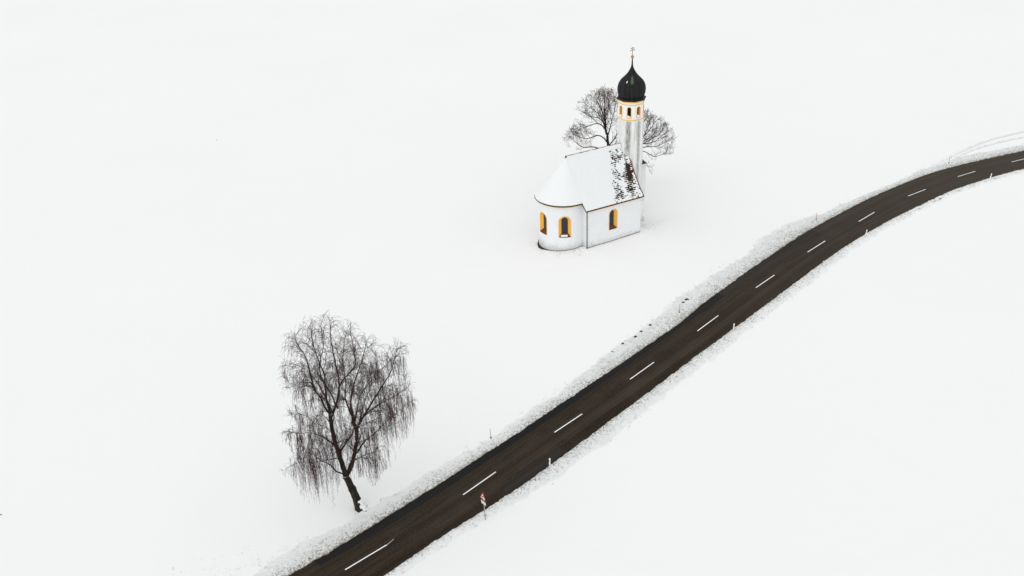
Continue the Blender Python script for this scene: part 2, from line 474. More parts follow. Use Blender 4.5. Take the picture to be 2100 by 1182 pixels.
# dark strip of newer asphalt along the upper edge
def pu(x, y): return to_uw(at(x, y))
pin = sorted([pu(656, 1163), pu(750, 1110), pu(900, 1015), pu(1022, 932), pu(1129, 861), pu(1240, 785), pu(1350, 707), pu(1418, 658), pu(1453, 636), pu(1486, 609)])
strip('road_patch', frange(pin[0][0], pin[-1][0], .35), lambda u: table(pin, u) + .035 * nz(u * .8, 3.3), lambda u: wl(u) + .58, 3, .109, MT['patch'])
pin2 = sorted([pu(1470, 622), pu(1550, 566), pu(1620, 523), pu(1690, 482)])
strip('road_patch', frange(pin[-1][0] + .06, pin2[-1][0], .35), lambda u: table(pin2, u) + .06 * nz(u * .8, 9.3), lambda u: wl(u) + .58, 3, .109, MT['patch2'])
# dark mended place in the lower lane
ua, ub = pu(1020, 1000)[0], pu(1150, 922)[0]
strip('road_patch', frange(ua, ub, .35), lambda u: wr(u) - .5, lambda u: wr(u) + 1.25 + .2 * nz(u * .5, 1.3), 3, .109, MT['patch2'])
# centre line, four-metre dashes
E1 = [(793, 1120), (1017, 970), (1194, 851), (1341, 745), (1473, 649), (1588, 566), (1692, 496), (1793, 437), (1898, 390), (2000, 353)]
B1 = [CEN[0]] + CEN[2:]
for k, p in enumerate(B1):
    a = at(*p)
    if k < len(E1): b = at(*E1[k])
    else:
        u0, w0 = to_uw(a); b = from_uw(u0 + 4, w0)
    t = (b - a).normalized(); nn = Vector((-t.y, t.x, 0)) * .056
    m = MB(); rows = []
    for i in range(13):
        q = a.lerp(b, i / 12); q.z = .113
        j = .012 * nz(i * .9, k * 3.1)
        rows.append([q - nn * (1 + j * 8), q + nn * (1 - j * 8)])
    m.quadgrid(rows)
    tag(m.build('road_marking', MT['paint']), kind='structure')
a, b = at(793, 1120), at(808, 1108); t = (b - a).normalized(); nn = Vector((-t.y, t.x, 0)) * .02; a.z = b.z = .113
m = MB(); m.poly([a - nn * 2, b - nn, b + nn * .3, a]); tag(m.build('road_marking', MT['paint']), kind='structure')

# verges: ploughed dirty snow between asphalt and clean field
def verge(side, wi, wo, seed, u0, u1):
    m = MB(); m.uv = []; rows = []
    N = 34
    for u in frange(u0, u1, .13):
        a = wi(u) + rag(u, seed) * side
        o = wo(u) + side * (.35 * nz(u * .35, seed + 2) + .3 * nz(u * 1.3, seed + 3) + .12 * nz(u * 4., seed))
        if (o - a) * side < .5: o = a + side * .5
        row = []
        W = abs(o - a)
        for k in range(N + 1):
            f = k / N; f2 = f ** 1.15
            w = lerp(a, o, f2); d = abs(w - a)
            p = from_uw(u, w)
            base = hg(p.x, p.y)
            if k == 0: z = .06
            else:
                ber = .13 * sstep(0, .09, d) + .07 * math.exp(-((d - .4) / .35) ** 2)
                ber *= 1 - .95 * sstep(.2 * W, .95 * W, d)
                lump = .06 * fbm(p.x * 2.2, p.y * 2.2, seed) + .075 * fbm(p.x * 5, p.y * 6, seed + 3., 3)
                lump *= 1.25 * sstep(0, .15, d) * (1 - .85 * f)
                z = base + .035 + ber + lump
                z = lerp(z, base - .012, sstep(.55, 1., f))
            p.z = z
            row.append(p); m.uv.append((u, f2))
        rows.append(row)
    m.quadgrid(rows)
    return tag(m.build('snow_verge', MT['verge' if side > 0 else 'verge2'], smooth=True), kind='structure')
verge(1, wl, lambda u: table(OL, u), 11., .6, UE)
verge(-1, wr, lambda u: table(OR, u), 23., .6, UE)

# grass and dirt crumbs poking through the verge
m = MB()
def tuft(mb, p, h, n, spread):
    for _ in range(n):
        a = R.random() * 2 * PI; d = Vector((math.cos(a), math.sin(a), 0))
        q = p + Vector((R.gauss(0, spread), R.gauss(0, spread), 0)); w = Vector((-d.y, d.x, 0)) * (.008 + .012 * R.random())
        hh = h * (.5 + R.random())
        mb.poly([q - w, q + w, q + d * hh * .8 + Vector((0, 0, hh * .75))])
for side, wi, to in ((1, wl, OL), (-1, wr, OR)):
    for _ in range(5200 if side == 1 else 2600):
        u = R.uniform(8, UE - 6); a, o = wi(u), table(to, u)
        f = abs(R.gauss(0, .45))
        if f > 1.08 or f < .02: continue
        if fbm(u * .25, f * 3, 4.) < -.12: continue
        p = from_uw(u, lerp(a, o, f))
        d = abs(o - a) * f
        p.z = hg(p.x, p.y) + .04 + .14 * sstep(0, .2, d) * (1 - .8 * f)
        tuft(m, p, R.uniform(.05, .14), R.randint(2, 4), .05)
# sparse tips by the birch and around the chapel's foot
for _ in range(420):
    u = R.uniform(12, 40); p = from_uw(u, table(OL, u) + abs(R.gauss(0, 2.2)))
    p.z = hg(p.x, p.y); tuft(m, p, R.uniform(.03, .07), R.randint(1, 3), .06)
tag(m.build('grass_tufts', MT['dash'], recalc=False), kind='stuff', label='dead grass tips poking through the dirty snow of the verges')

# tyre tracks leaving the road at the upper right
for pts in ([(1872, 366), (1895, 352), (1920, 337), (1950, 320), (1990, 302), (2030, 287), (2070, 277), (2110, 268), (2180, 254)],
            [(1935, 337), (1960, 322), (2000, 306), (2040, 294), (2080, 285), (2120, 278), (2180, 266)]):
    P = smooth(chain([at(*p) for p in pts], .5), 4)
    mm = MB(); mm.uv = []; rows = []
    for i, p in enumerate(P):
        t = (P[min(i + 1, len(P) - 1)] - P[max(i - 1, 0)]).normalized(); q = Vector((-t.y, t.x, 0))
        row = []
        for k in range(5):
            r = p + q * (k / 4 - .5) * .55
            r.z = hg(r.x, r.y) + .05; row.append(r); mm.uv.append((i * .5, k / 4))
        rows.append(row)
    mm.quadgrid(rows); tag(mm.build('tyre_track', MT['track']), kind='structure')

# ------------------------------------------------------------------ chapel (local x = along the ridge to the west, local y = -t)
chapel = tag(empty('chapel', (CX, CY, 0), TH), 'small white chapel with snowy steep roof, rounded apse and black onion-domed tower', 'chapel')
L_, W_, RA, XA = 8.47, 4.31, 3.31, -.80
def V(s, t, z): return Vector((s, -t, z))
PRF = [(0, 11.56), (1.2, 9.88), (2.4, 8.21), (3.2, 7.10), (3.66, 6.50), (4.1, 6.06), (4.56, 5.68)]
def rz(t): return table(PRF, abs(t))

def arch(hw, z0, z1, n=10, point=0.):
    zs = z1 - hw
    P = [(-hw, z0)]
    for k in range(n + 1):
        a = PI - PI * k / n
        P.append((hw * math.cos(a), zs + (hw + point * (1 - abs(math.cos(a)))) * math.sin(a)))
    P.append((hw, z0))
    return P
def nave_map(s0): return lambda a, z, d: V(s0 + a, W_ + d, z)
def apse_map(ph0):
    def f(a, z, d):
        ph = ph0 - a / RA; r = RA + d
        return V(XA - r * math.sin(ph), r * math.cos(ph), z)
    return f
def facet_map(k, ap, c):
    th = k * PI / 4
    nx, ny = math.sin(th), math.cos(th)        # outward in (s,t)
    return lambda a, z, d: V(c + nx * (ap + d) + ny * a, ny * (ap + d) - nx * a, z)
def cutter(mp, hw, hw2, z0, z1, z02, z12, dep):
    e = .004; m = MB()
    A = arch(hw + e, z0 - e, z1 + e); B = arch(hw2 + e, z02 - e, z12 + e)
    m.quadgrid([[mp(a, z, .6) for a, z in A], [mp(a, z, 0) for a, z in A], [mp(a, z, -dep - e) for a, z in B]], closed=True)
    m.poly([mp(a, z, .6) for a, z in A]); m.poly([mp(a, z, -dep - e) for a, z in B][::-1])
    return m.build('cutter', MT['wall'])
def evaluate(o, ops):
    for c, op in ops:
        md = o.modifiers.new('b', 'BOOLEAN'); md.object = c; md.operation = op; md.solver = 'EXACT'
    dg = bpy.context.evaluated_depsgraph_get(); dg.update()
    me = bpy.data.meshes.new_from_object(o.evaluated_get(dg))
    o.modifiers.clear(); o.data = me
    for c, _ in ops: bpy.data.objects.remove(c)

# walls
m = MB()
sec = [(-W_, -1.2), (W_, -1.2), (W_, 5.72), (3.2, 6.95), (0, 11.42), (-3.2, 6.95), (-W_, 5.72)]
m.quadgrid([[V(s, t, z) for t, z in sec] for s in (0, L_)], closed=True)
m.poly([V(0, t, z) for t, z in sec]); m.poly([V(L_, t, z) for t, z in sec][::-1])
wall = m.build('wall', MT['wall'])
m = MB()
fp = [(.3, RA)] + [(XA - RA * math.sin(PI * k / 48), RA * math.cos(PI * k / 48)) for k in range(49)] + [(.3, -RA)]
m.quadgrid([[V(s, t, z) for s, t in fp] for z in (-1.2, 6.55)], closed=True)
m.poly([V(s, t, -1.2) for s, t in fp]); m.poly([V(s, t, 6.55) for s, t in fp][::-1])
apse = m.build('apse', MT['wall'])
WIN = [(nave_map(4.05), .60, .36, 2.08, 4.80, 2.42, 4.58), (apse_map(math.radians(30)), .74, .47, 2.02, 4.86, 2.42, 4.62),
       (apse_map(math.radians(87)), .74, .47, 2.02, 4.86, 2.42, 4.62), (apse_map(math.radians(148)), .74, .47, 2.02, 4.86, 2.42, 4.62)]
DEP = .42
evaluate(wall, [(apse, 'UNION')] + [(cutter(mp, a, b, z0, z1, z2, z3, DEP), 'DIFFERENCE') for mp, a, b, z0, z1, z2, z3 in WIN])
wall.parent = chapel
for i, (mp, hw, hw2, z0, z1, z2, z3) in enumerate(WIN):
    A0, A, B = arch(hw + .075, z0, z1 + .075), arch(hw, z0, z1), arch(hw2, z2, z3)
    m = MB()
    m.quadgrid([[mp(a, z, -.02) for a, z in A0], [mp(a, z, .012) for a, z in A0], [mp(a, z, .012) for a, z in A], [mp(a, z, -DEP + .02) for a, z in B]])
    w = m.build('window', MT['ochre'], chapel)
    A1 = arch(hw + .14, z0 - .06, z1 + .14); A0b = arch(hw + .077, z0 - .005, z1 + .077)
    m = MB(); m.quadgrid([[mp(a, z, -.02) for a, z in A1], [mp(a, z, .006) for a, z in A1], [mp(a, z, .006) for a, z in A0b], [mp(a, z, -.02) for a, z in A0b]])
    m.build('edging', MT['pale'], w)
    m = MB(); m.uv = [(a + .12, z) for a, z in B]
    m.poly([mp(a, z, -DEP + .025) for a, z in B])
    m.build('pane', MT['pane'], w)
    m = MB()
    m.quadgrid([[mp(lerp(-1, 1, k / 6) * hw * .995, z0 - .05, .03) for k in range(7)], [mp(lerp(-1, 1, k / 6) * hw * .995, z0 + .02, .05) for k in range(7)],
                [mp(lerp(-1, 1, k / 6) * hw2, z2 + .02, -DEP + .03) for k in range(7)]])
    m.build('sill', MT['sill'], w)
    if i == 1:
        m = MB(); rows = []
        for (f, h) in ((.08, .0), (.16, .06), (.32, .07), (.46, .04), (.52, .0)):
            rows.append([mp(lerp(-.72, .5, k / 8) * hw + .03 * nz(k, 4.), lerp(z0 + .03, z2 + .03, f) + h * (1 if 0 < k < 8 else .2), lerp(.04, -DEP, f)) for k in range(9)])
        m.quadgrid(rows); m.build('snow_on_sill', MT['snow'], w, smooth=True)

# roof: tiles (thin slab) - nave with flared eaves, apse as a half cone
S0, S1 = -.32, 8.72
REX = 3.66
EAVE = [(S0, REX)] + [(XA - REX * math.sin(PI * k / 40), REX * math.cos(PI * k / 40)) for k in range(41)] + [(S0, -REX)]
def nave_pt(s, f, side, off=0.):           # f 0 ridge .. 1 eave
    t = 4.56 * f; z = rz(t)
    e = .05; dz = (rz(min(t + e, 4.56)) - rz(max(t - e, 0))) / (min(t + e, 4.56) - max(t - e, 0))
    n = Vector((0, -dz, 1)).normalized()
    return V(s, side * (t + n.y * off), z + n.z * off)
def cone_pt(es, et, f, off=0.):
    s = lerp(S0, es, f); t = lerp(0, et, f); z = rz(REX * f)
    n = Vector((es - S0, et, REX * .72)).normalized()
    return V(s + n.x * off * f, t + n.y * off * f, z + n.z * off)
m = MB()
ts = [4.56 * k / 14 for k in range(14, -1, -1)]
sect = [nave_pt(0, t / 4.56, 1, 0) for t in ts] + [nave_pt(0, t / 4.56, -1, 0) for t in ts[::-1][1:]]
secb = [nave_pt(0, t / 4.56, 1, -.13) for t in ts] + [nave_pt(0, t / 4.56, -1, -.13) for t in ts[::-1][1:]]
loop = sect + secb[::-1]
m.quadgrid([[Vector((s, p.y, p.z)) for p in loop] for s in (S0, S1)], closed=True)
n_ = len(sect)
for s in (S0, S1):
    for i in range(n_ - 1):
        q = [sect[i], sect[i + 1], secb[i + 1], secb[i]]
        m.poly([Vector((s, p.y, p.z)) for p in q])
m.quadgrid([[cone_pt(s, t, f / 12) for f in range(13)] for s, t in EAVE])
m.quadgrid([[cone_pt(s, t, f / 12, -.12) for f in range(13)] for s, t in EAVE])
m.quadgrid([[cone_pt(s, t, 1), cone_pt(s, t, 1, -.12)] for s, t in EAVE])
roof = m.build('roof', MT['tile'], chapel)

# tile courses: low steps across the part that has shed its snow
_hc = {}
def hsh(a, b):
    if (a, b) not in _hc: _hc[a, b] = random.Random(a * 7919 + b * 104729 + 17).random()
    return _hc[a, b]
ARC = [0.]
for k in range(1, 201):
    p, q = nave_pt(0, (k - 1) / 200, 1), nave_pt(0, k / 200, 1); ARC.append(ARC[-1] + (q - p).length)
def f_of(d):
    x = clamp(d / ARC[-1]) * ARC[-1]
    for k in range(1, 201):
        if ARC[k] >= x: return (k - 1 + (x - ARC[k - 1]) / (ARC[k] - ARC[k - 1])) / 200
    return 1.
m = MB()
nc = int(ARC[-1] / .30)
for c_ in range(nc):
    f0, f1 = f_of(c_ * .30), f_of(c_ * .30 + .30)
    for k in range(int((S1 - 4.0) / .25)):
        s = 4.0 + k * .25 + (.125 if c_ % 2 else 0)
        e = .02 + .02 * hsh(c_, k)
        a, b = nave_pt(s + .01, f0, 1, .006), nave_pt(s + .24, f0, 1, .006)
        c, d = nave_pt(s + .24, f1, 1, e), nave_pt(s + .01, f1, 1, e)
        c2, d2 = nave_pt(s + .24, f1, 1, .004), nave_pt(s + .01, f1, 1, .004)
        if s + .24 > S1: continue
        m.poly([a, b, c, d]); m.poly([d, c, c2, d2])
m.build('tiles', MT['tile'], roof)

# snow on the roof
def snowy(s, d):
    f = d / ARC[-1]
    q = s - (6.15 - 1.75 * f) + .30 * fbm(s * 1.1, d * .8, 3.)
    if q < 0: return True
    cse = int(d / .255); col = int((s + (.125 if cse % 2 else 0)) / .25); fr = (d / .255) % 1
    h = .62 * hsh(cse, col) + .38 * hsh(int(s / .0835) + 50, int(d / .085) + 999); big = fbm(s * .9, d * .55, 8.)
    cov = .56 + .75 * big
    cov += .22 * sstep(.75, 1.6, q) * (1 - sstep(1.7, 2.6, q)) * sstep(.15, .4, f)
    cov -= 1.3 * math.exp(-((s - 7.95 + .9 * (f - .42)) / .42) ** 2 - ((f - .47) / .11) ** 2)
    cov -= .28 * math.exp(-((s - (8.1 - 1.9 * abs(f - .45))) / .32) ** 2) * sstep(.3, .55, f)
    cov += .5 * sstep(8.05, 8.5, s) * (1 - sstep(.34, .42, f))
    cov += .3 * sstep(.9, .99, f)
    if f < .035: cov += .15
    if fr > .34: return h < cov * .82
    return h < cov + .30
m = MB()
def snow_grid(pt, nu, nv, keep, thick):
    idx = {}
    def vid(i, j, top):
        k = (i, j, top)
        if k not in idx:
            idx[k] = len(m.v); m.v.append(pt(i, j, top))
        return idx[k]
    for i in range(nu):
        for j in range(nv):
            if not keep(i, j): continue
            m.f.append((vid(i, j, 1), vid(i + 1, j, 1), vid(i + 1, j + 1, 1), vid(i, j + 1, 1))); m.m.append(0)
            for di, dj, e in ((-1, 0, ((i, j), (i, j + 1))), (1, 0, ((i + 1, j), (i + 1, j + 1))), (0, -1, ((i, j), (i + 1, j))), (0, 1, ((i, j + 1), (i + 1, j + 1)))):
                ii, jj = i + di, j + dj
                if not (0 <= ii < nu and 0 <= jj < nv) or not keep(ii, jj):
                    a, b = e
                    m.f.append((vid(*a, 1), vid(*b, 1), vid(*b, 0), vid(*a, 0))); m.m.append(0)
DS, DD = .0835, .085
nu, nv = int((S1 - S0) / DS), int(ARC[-1] / DD)
keepm = {}
for i in range(nu):
    for j in range(nv): keepm[i, j] = snowy(S0 + (i + .5) * DS, (j + .5) * DD)
FJ = [f_of(j * DD) for j in range(nv + 1)]
FJ[-1] = 1.
def thick(s, d):
    q = s - (6.15 - 1.75 * d / ARC[-1])
    return lerp(.13, .05, sstep(-.9, .4, q)) * (1 + .25 * fbm(s * .7, d * .7, 5.)) * sstep(-.12, .25, ARC[-1] - d + .06)
def npt(i, j, top):
    s, d = S0 + i * DS, j * DD
    js = .03 * nz(s * 9, d * 9, 2.) if 0 < i < nu else 0
    return nave_pt(s + js, FJ[j], 1, max(.012, thick(s, d)) if top else .004)
snow_grid(npt, nu, nv, lambda i, j: keepm[i, j], .1)
def npt2(i, j, top): return nave_pt(lerp(S0, S1, i / 30), f_of(ARC[-1] * j / 24), -1, .12 * (1 + .2 * nz(i, j)) if top else .004)
snow_grid(npt2, 30, 24, lambda i, j: True, .1)
EV2 = [(lerp(S0, XA, k / 4), REX) for k in range(4)] + [(XA - REX * math.sin(PI * k / 60), REX * math.cos(PI * k / 60)) for k in range(61)] + [(lerp(XA, S0, k / 4), -REX) for k in range(1, 5)]
def cpt(i, j, top):
    f = j / 40
    return cone_pt(EV2[i][0], EV2[i][1], f, .13 * (1 + .22 * fbm(i * .15, f * 4, 5.)) * sstep(1.06, .93, f) if top else .004)
snow_grid(cpt, len(EV2) - 1, 40, lambda i, j: True, .1)
m.build('snow_cover', MT['roofsnow'], roof, smooth=False)
# ridge tiles, reddish, running along the crest
m = MB()
k = 0; s = S0 - .05
while s < 8.2:
    a = V(s, -.03, 11.60); b = V(s + .36, -.03, 11.58)
    m.tube([a, b], [.15, .17], 8); s += .34; k += 1
m.tube([V(S0 - .1, 0, 11.5), V(S0 - .12, 0, 11.78)], [.12, .05], 6)
m.build('ridge_tiles', MT['ridge'], roof)
# snow lying on the south flank of the ridge row
m = MB(); rows = []
for k in range(60):
    s = lerp(S0, 8.0, k / 59); g_ = .8 + .5 * nz(s * 1.3, 2.)
    rows.append([V(s, .34, 11.20), V(s, .26, 11.40 + .05 * g_), V(s, .14, 11.60 + .05 * g_), V(s, .02, 11.72 + .03 * g_), V(s, -.02 - .05 * g_, 11.70)])
m.quadgrid(rows); m.build('ridge_snow', MT['roofsnow'], roof, smooth=True)
# verge tiles on the west gable
m = MB()
P = [nave_pt(S1 - .03, f_of(ARC[-1] * k / 22), 1, .03) for k in range(23)]
m.tube(P, .075, 6)
P = [nave_pt(S1 - .03, f_of(ARC[-1] * k / 22), -1, .03) for k in range(23)]
m.tube(P, .075, 6)
m.build('verge_tiles', MT['ridge'], roof)

# eaves: gutters, ochre cornice, downpipe
m = MB()
for sd in (1, -1):
    m.tube([V(S0 - .02, sd * 4.60, 5.60), V(S1 - .02, sd * 4.60, 5.60)], .055, 8)
    m.tube([V(S0 - .02, sd * 4.60, 5.62), V(S0 - .03, sd * 4.1, 6.02), V(S0 - .04, sd * 3.66, 6.42)], .06, 6)
m.tube([V(s + (-.05 if abs(t) < REX else 0), t * 1.012, 6.40 - .0) for s, t in EAVE], .05, 8)
m.build('gutter', MT['metal'], chapel)
m = MB()
for sd in (1, -1):
    m.box(0.02, L_ + .1, *sorted((-sd * (W_ - .02), -sd * (W_ + .19))), 5.43, 5.56)
    m.box(0.04, L_ + .08, *sorted((-sd * (W_ - .02), -sd * (W_ + .07))), 5.39, 5.452)
q = [(-.004, 1)] + [(XA - math.sin(PI * k / 48), math.cos(PI * k / 48)) for k in range(49)] + [(-.004, -1)]
def ring(r, z): return [V(-.004 if i in (0, 50) else XA - r * math.sin(PI * (i - 1) / 48), r * (1 if i == 0 else -1 if i == 50 else math.cos(PI * (i - 1) / 48)), z) for i in range(51)]
m.quadgrid([ring(RA - .02, 6.14), ring(RA + .12, 6.14), ring(RA + .21, 6.20), ring(RA + .21, 6.34), ring(RA - .02, 6.34)])
m.build('cornice', MT['ochre'], chapel)
m = MB()
m.tube([V(-.08, 4.50, 5.56), V(-.10, 4.46, 5.40), V(-.09, 4.40, 5.15), V(-.07, 4.40, 2.5), V(-.07, 4.40, -.3)], .062, 8)
for z in (1.2, 3.0, 4.7): m.tube([V(-.07, 4.40, z), V(-.07, 4.40, z + .07)], .085, 8)
m.build('downpipe', MT['metal'], chapel)
# bare soil where the drip line keeps the snow off
m = MB(); o_, i_ = [], []
path = [(L_, W_)] + [(L_ * (1 - k / 20), W_) for k in range(1, 21)] + [(0, W_), (-.01, RA)] + [(XA - RA * math.sin(PI * k / 40), RA * math.cos(PI * k / 40)) for k in range(41)]
for k, (s, t) in enumerate(path):
    if s < XA: d = Vector((s - XA, t)).normalized(); ph = math.atan2(-(s - XA), t); wd = .10 + .34 * math.exp(-((ph - 1.62) / .33) ** 2)
    else: d = Vector((0, 1)); wd = .09
    wd *= 1 + .5 * nz(k * .7, 3.)
    for arr, ww, zz in ((i_, -.05, .03), (o_, wd, .045)):
        a_, b_ = s + d.x * ww, t + d.y * ww
        wp = Vector((CX, CY, 0)) + AX * a_ + LA * b_
        arr.append(Vector((wp.x, wp.y, hg(wp.x, wp.y) + zz)))
m.quadgrid([i_, o_]); tag(m.build('bare_soil_strip', MT['soil']), kind='structure')
m = MB()
for _ in range(240):
    ph = R.uniform(-.3, 2.2); r = RA + abs(R.gauss(.3, .7)) + .15
    if ph < 0: s, t = R.uniform(0, 9), W_ + .12 + abs(R.gauss(0, .45)) * .7
    else: s, t = XA - r * math.sin(ph), r * math.cos(ph)
    wp = Vector((CX, CY, 0)) + AX * s + LA * t; wp.z = hg(wp.x, wp.y) + .02
    tuft(m, wp, R.uniform(.04, .09), R.randint(1, 4), .07)
for _ in range(70):
    wp = Vector((CX, CY, 0)) + AX * (9.6 + abs(R.gauss(0, 1.6))) + LA * (3.2 + R.gauss(0, .7)); wp.z = hg(wp.x, wp.y) + .02
    tuft(m, wp, R.uniform(.04, .1), R.randint(1, 4), .07)
tag(m.build('grass_tufts', MT['dash'], recalc=False), kind='stuff', label='sparse dead grass tips round the foot of the chapel')

# tower: octagonal shaft with belfry openings
TS, TR_ = 9.66, 1.73
AP = TR_ * math.cos(PI / 8)
def octo(r, z, c=TS): return [V(c + r * math.sin(PI / 8 + k * PI / 4), r * math.cos(PI / 8 + k * PI / 4), z) for k in range(8)]
TO = Vector((TS, 0, 0))
m = MB()
m.quadgrid([octo(TR_ + .02, -1.2), octo(TR_ + .02, .3), octo(TR_, 14.8), octo(TR_, 17.5)], closed=True)
m.poly(octo(TR_, -1.2)); m.poly(octo(TR_, 17.5)[::-1])
for i, p in enumerate(m.v): m.v[i] = p - TO
tower = m.build('tower', MT['tower'])
BZ0, BZ1, BH = 15.36, 16.70, .235
tower.location = TO
evaluate(tower, [(cutter(facet_map(k, AP, TS), BH, BH, BZ0, BZ1, BZ0, BZ1, .5), 'DIFFERENCE') for k in range(8)])
tower.parent = chapel
def tb(mb, name, mat, **kw):
    mb.v = [p - TO for p in mb.v]
    return mb.build(name, mat, tower, **kw)
for k in range(8):
    mp = facet_map(k, AP, TS)
    A0, A = arch(BH + .075, BZ0 - .03, BZ1 + .075), arch(BH - .003, BZ0, BZ1 - .003)
    m = MB(); m.quadgrid([[mp(a, z, -.02) for a, z in A0], [mp(a, z, .03) for a, z in A0], [mp(a, z, .03) for a, z in A], [mp(a, z, -.40) for a, z in A]])
    m.poly([mp(a, z, -.40) for a, z in A], 1)  # black sheet, paints in the shade of the hollow belfry
    m.box(-BH - .10, BH + .10, -.02, .06, BZ0 - .10, BZ0 - .004, 0, lambda p: mp(p.x, p.z, p.y))
    # snow blown into the bottom of the opening
    h = .14 + .16 * hsh(k, 2)
    m.quadgrid([[mp(lerp(-1, 1, i / 6) * (BH - .01), BZ0 + .002 + hh * (.6 + .4 * math.sin(PI * (i + .4 * k) / 6)), d) for i in range(7)] for d, hh in ((.05, .0), (.03, h * .7), (-.12, h), (-.33, h * .6), (-.39, 0))], 2)
    tb(m, 'belfry_window', [MT['ochre'], MT['dark'], MT['snow']])
def octband(r0, r1, z0, z1):
    mb = MB(); mb.quadgrid([octo(r0, z0), octo(r1, z0), octo(r1, z1), octo(r0, z1)], closed=True)
    return mb
m = octband(TR_ - .03, TR_ + .08, 14.97, 15.06); b2 = octband(TR_ - .03, TR_ + .05, 16.97, 17.04); b3 = octband(TR_ - .03, TR_ + .11, 17.30, 17.46)
for b_ in (m, b2, b3): tb(b_, 'string_course', MT['ochre'])
m = MB(); m.quadgrid([octo(TR_ - .05, 17.461), octo(1.92, 17.463), octo(1.98, 17.53), octo(1.75, 17.66), octo(1.50, 17.80)], closed=True)
m.poly(octo(1.50, 17.80)); m.poly(octo(TR_ - .05, 17.461)[::-1])
tb(m, 'tower_eave', MT['dome'])
prof = [(1.50, 17.62), (1.60, 17.75), (1.69, 18.0), (1.755, 18.3), (1.785, 18.6), (1.775, 18.9), (1.72, 19.2), (1.62, 19.5), (1.46, 19.78), (1.24, 20.02), (1.0, 20.25), (.76, 20.5),
        (.55, 20.76), (.38, 21.02), (.25, 21.26), (.155, 21.5), (.105, 21.8), (.085, 22.2), (.065, 22.62)]
def flute(k, z):
    x = (k * 16) % 1.0
    return 1 + .055 * (abs(math.sin(PI * x)) ** .7) - .035
m = MB(); m.lathe([(r, z - 17.6) for r, z in prof], 128, 0, flute)
dome = m.build('onion_dome', MT['dome'], tower, smooth=True); dome.location = (0, 0, 17.6)
m = MB()
for k in range(16):
    a = 2 * PI * k / 16
    m.tube([Vector((math.cos(a) * r * .985, math.sin(a) * r * .985, z)) for r, z in prof[1:-3]], .022, 4)
m.build('seam', MT['dome'], tower)
# one crust of snow on the shoulder
m = MB(); a0 = math.radians(-152)
def dome_pt(a, z, off):
    r = table([(z_, r_) for r_, z_ in prof], z) + off
    return Vector((math.cos(a) * r, math.sin(a) * r, z + off * .5))
m.quadgrid([[dome_pt(a0 + (j / 5 - .5) * .11 * (1 - .3 * abs(i / 5 - .5)), 19.74 + .28 * i / 5, .045 if 0 < i < 5 and 0 < j < 5 else -.02) for j in range(6)] for i in range(6)])
m.build('snow_crust', MT['snow'], tower, smooth=True)
m = MB(); m.lathe([(.205 * math.sin(PI * k / 14) + .001, 22.79 - .205 * math.cos(PI * k / 14)) for k in range(15)], 20)
m.build('finial_ball', MT['gold'], tower, smooth=True)
m = MB(); m.tube([Vector((0, 0, 22.95)), Vector((0, 0, 24.05))], .03, 6)
for z, w in ((23.62, .28), (23.86, .20)):
    m.box(-w, w, -.025, .025, z - .025, z + .025)
    for e in (-w, w): m.box(e - .045, e + .045, -.03, .03, z - .05, z + .05)
m.build('cross', MT['iron'], tower)

# stair annex behind the tower
m = MB()
m.box(11.0, 11.66, -.95, .95, -1.4, 8.42)
an = m.build('annex', MT['tower'], chapel)
m = MB()
e = 8.43
a, b, c, d = V(10.9, 1.05, e), V(11.78, 1.05, e - .02), V(11.78, -1.05, e - .02), V(10.9, -1.05, e)
t0, t1 = V(11.2, .55, e + .62), V(11.2, -.55, e + .62)
m.poly([a, b, t0]); m.poly([b, c, t1, t0]); m.poly([c, d, t1]); m.poly([d, a, t0, t1]); m.poly([a, d, c, b])
m.build('roof', MT['metal'], an)

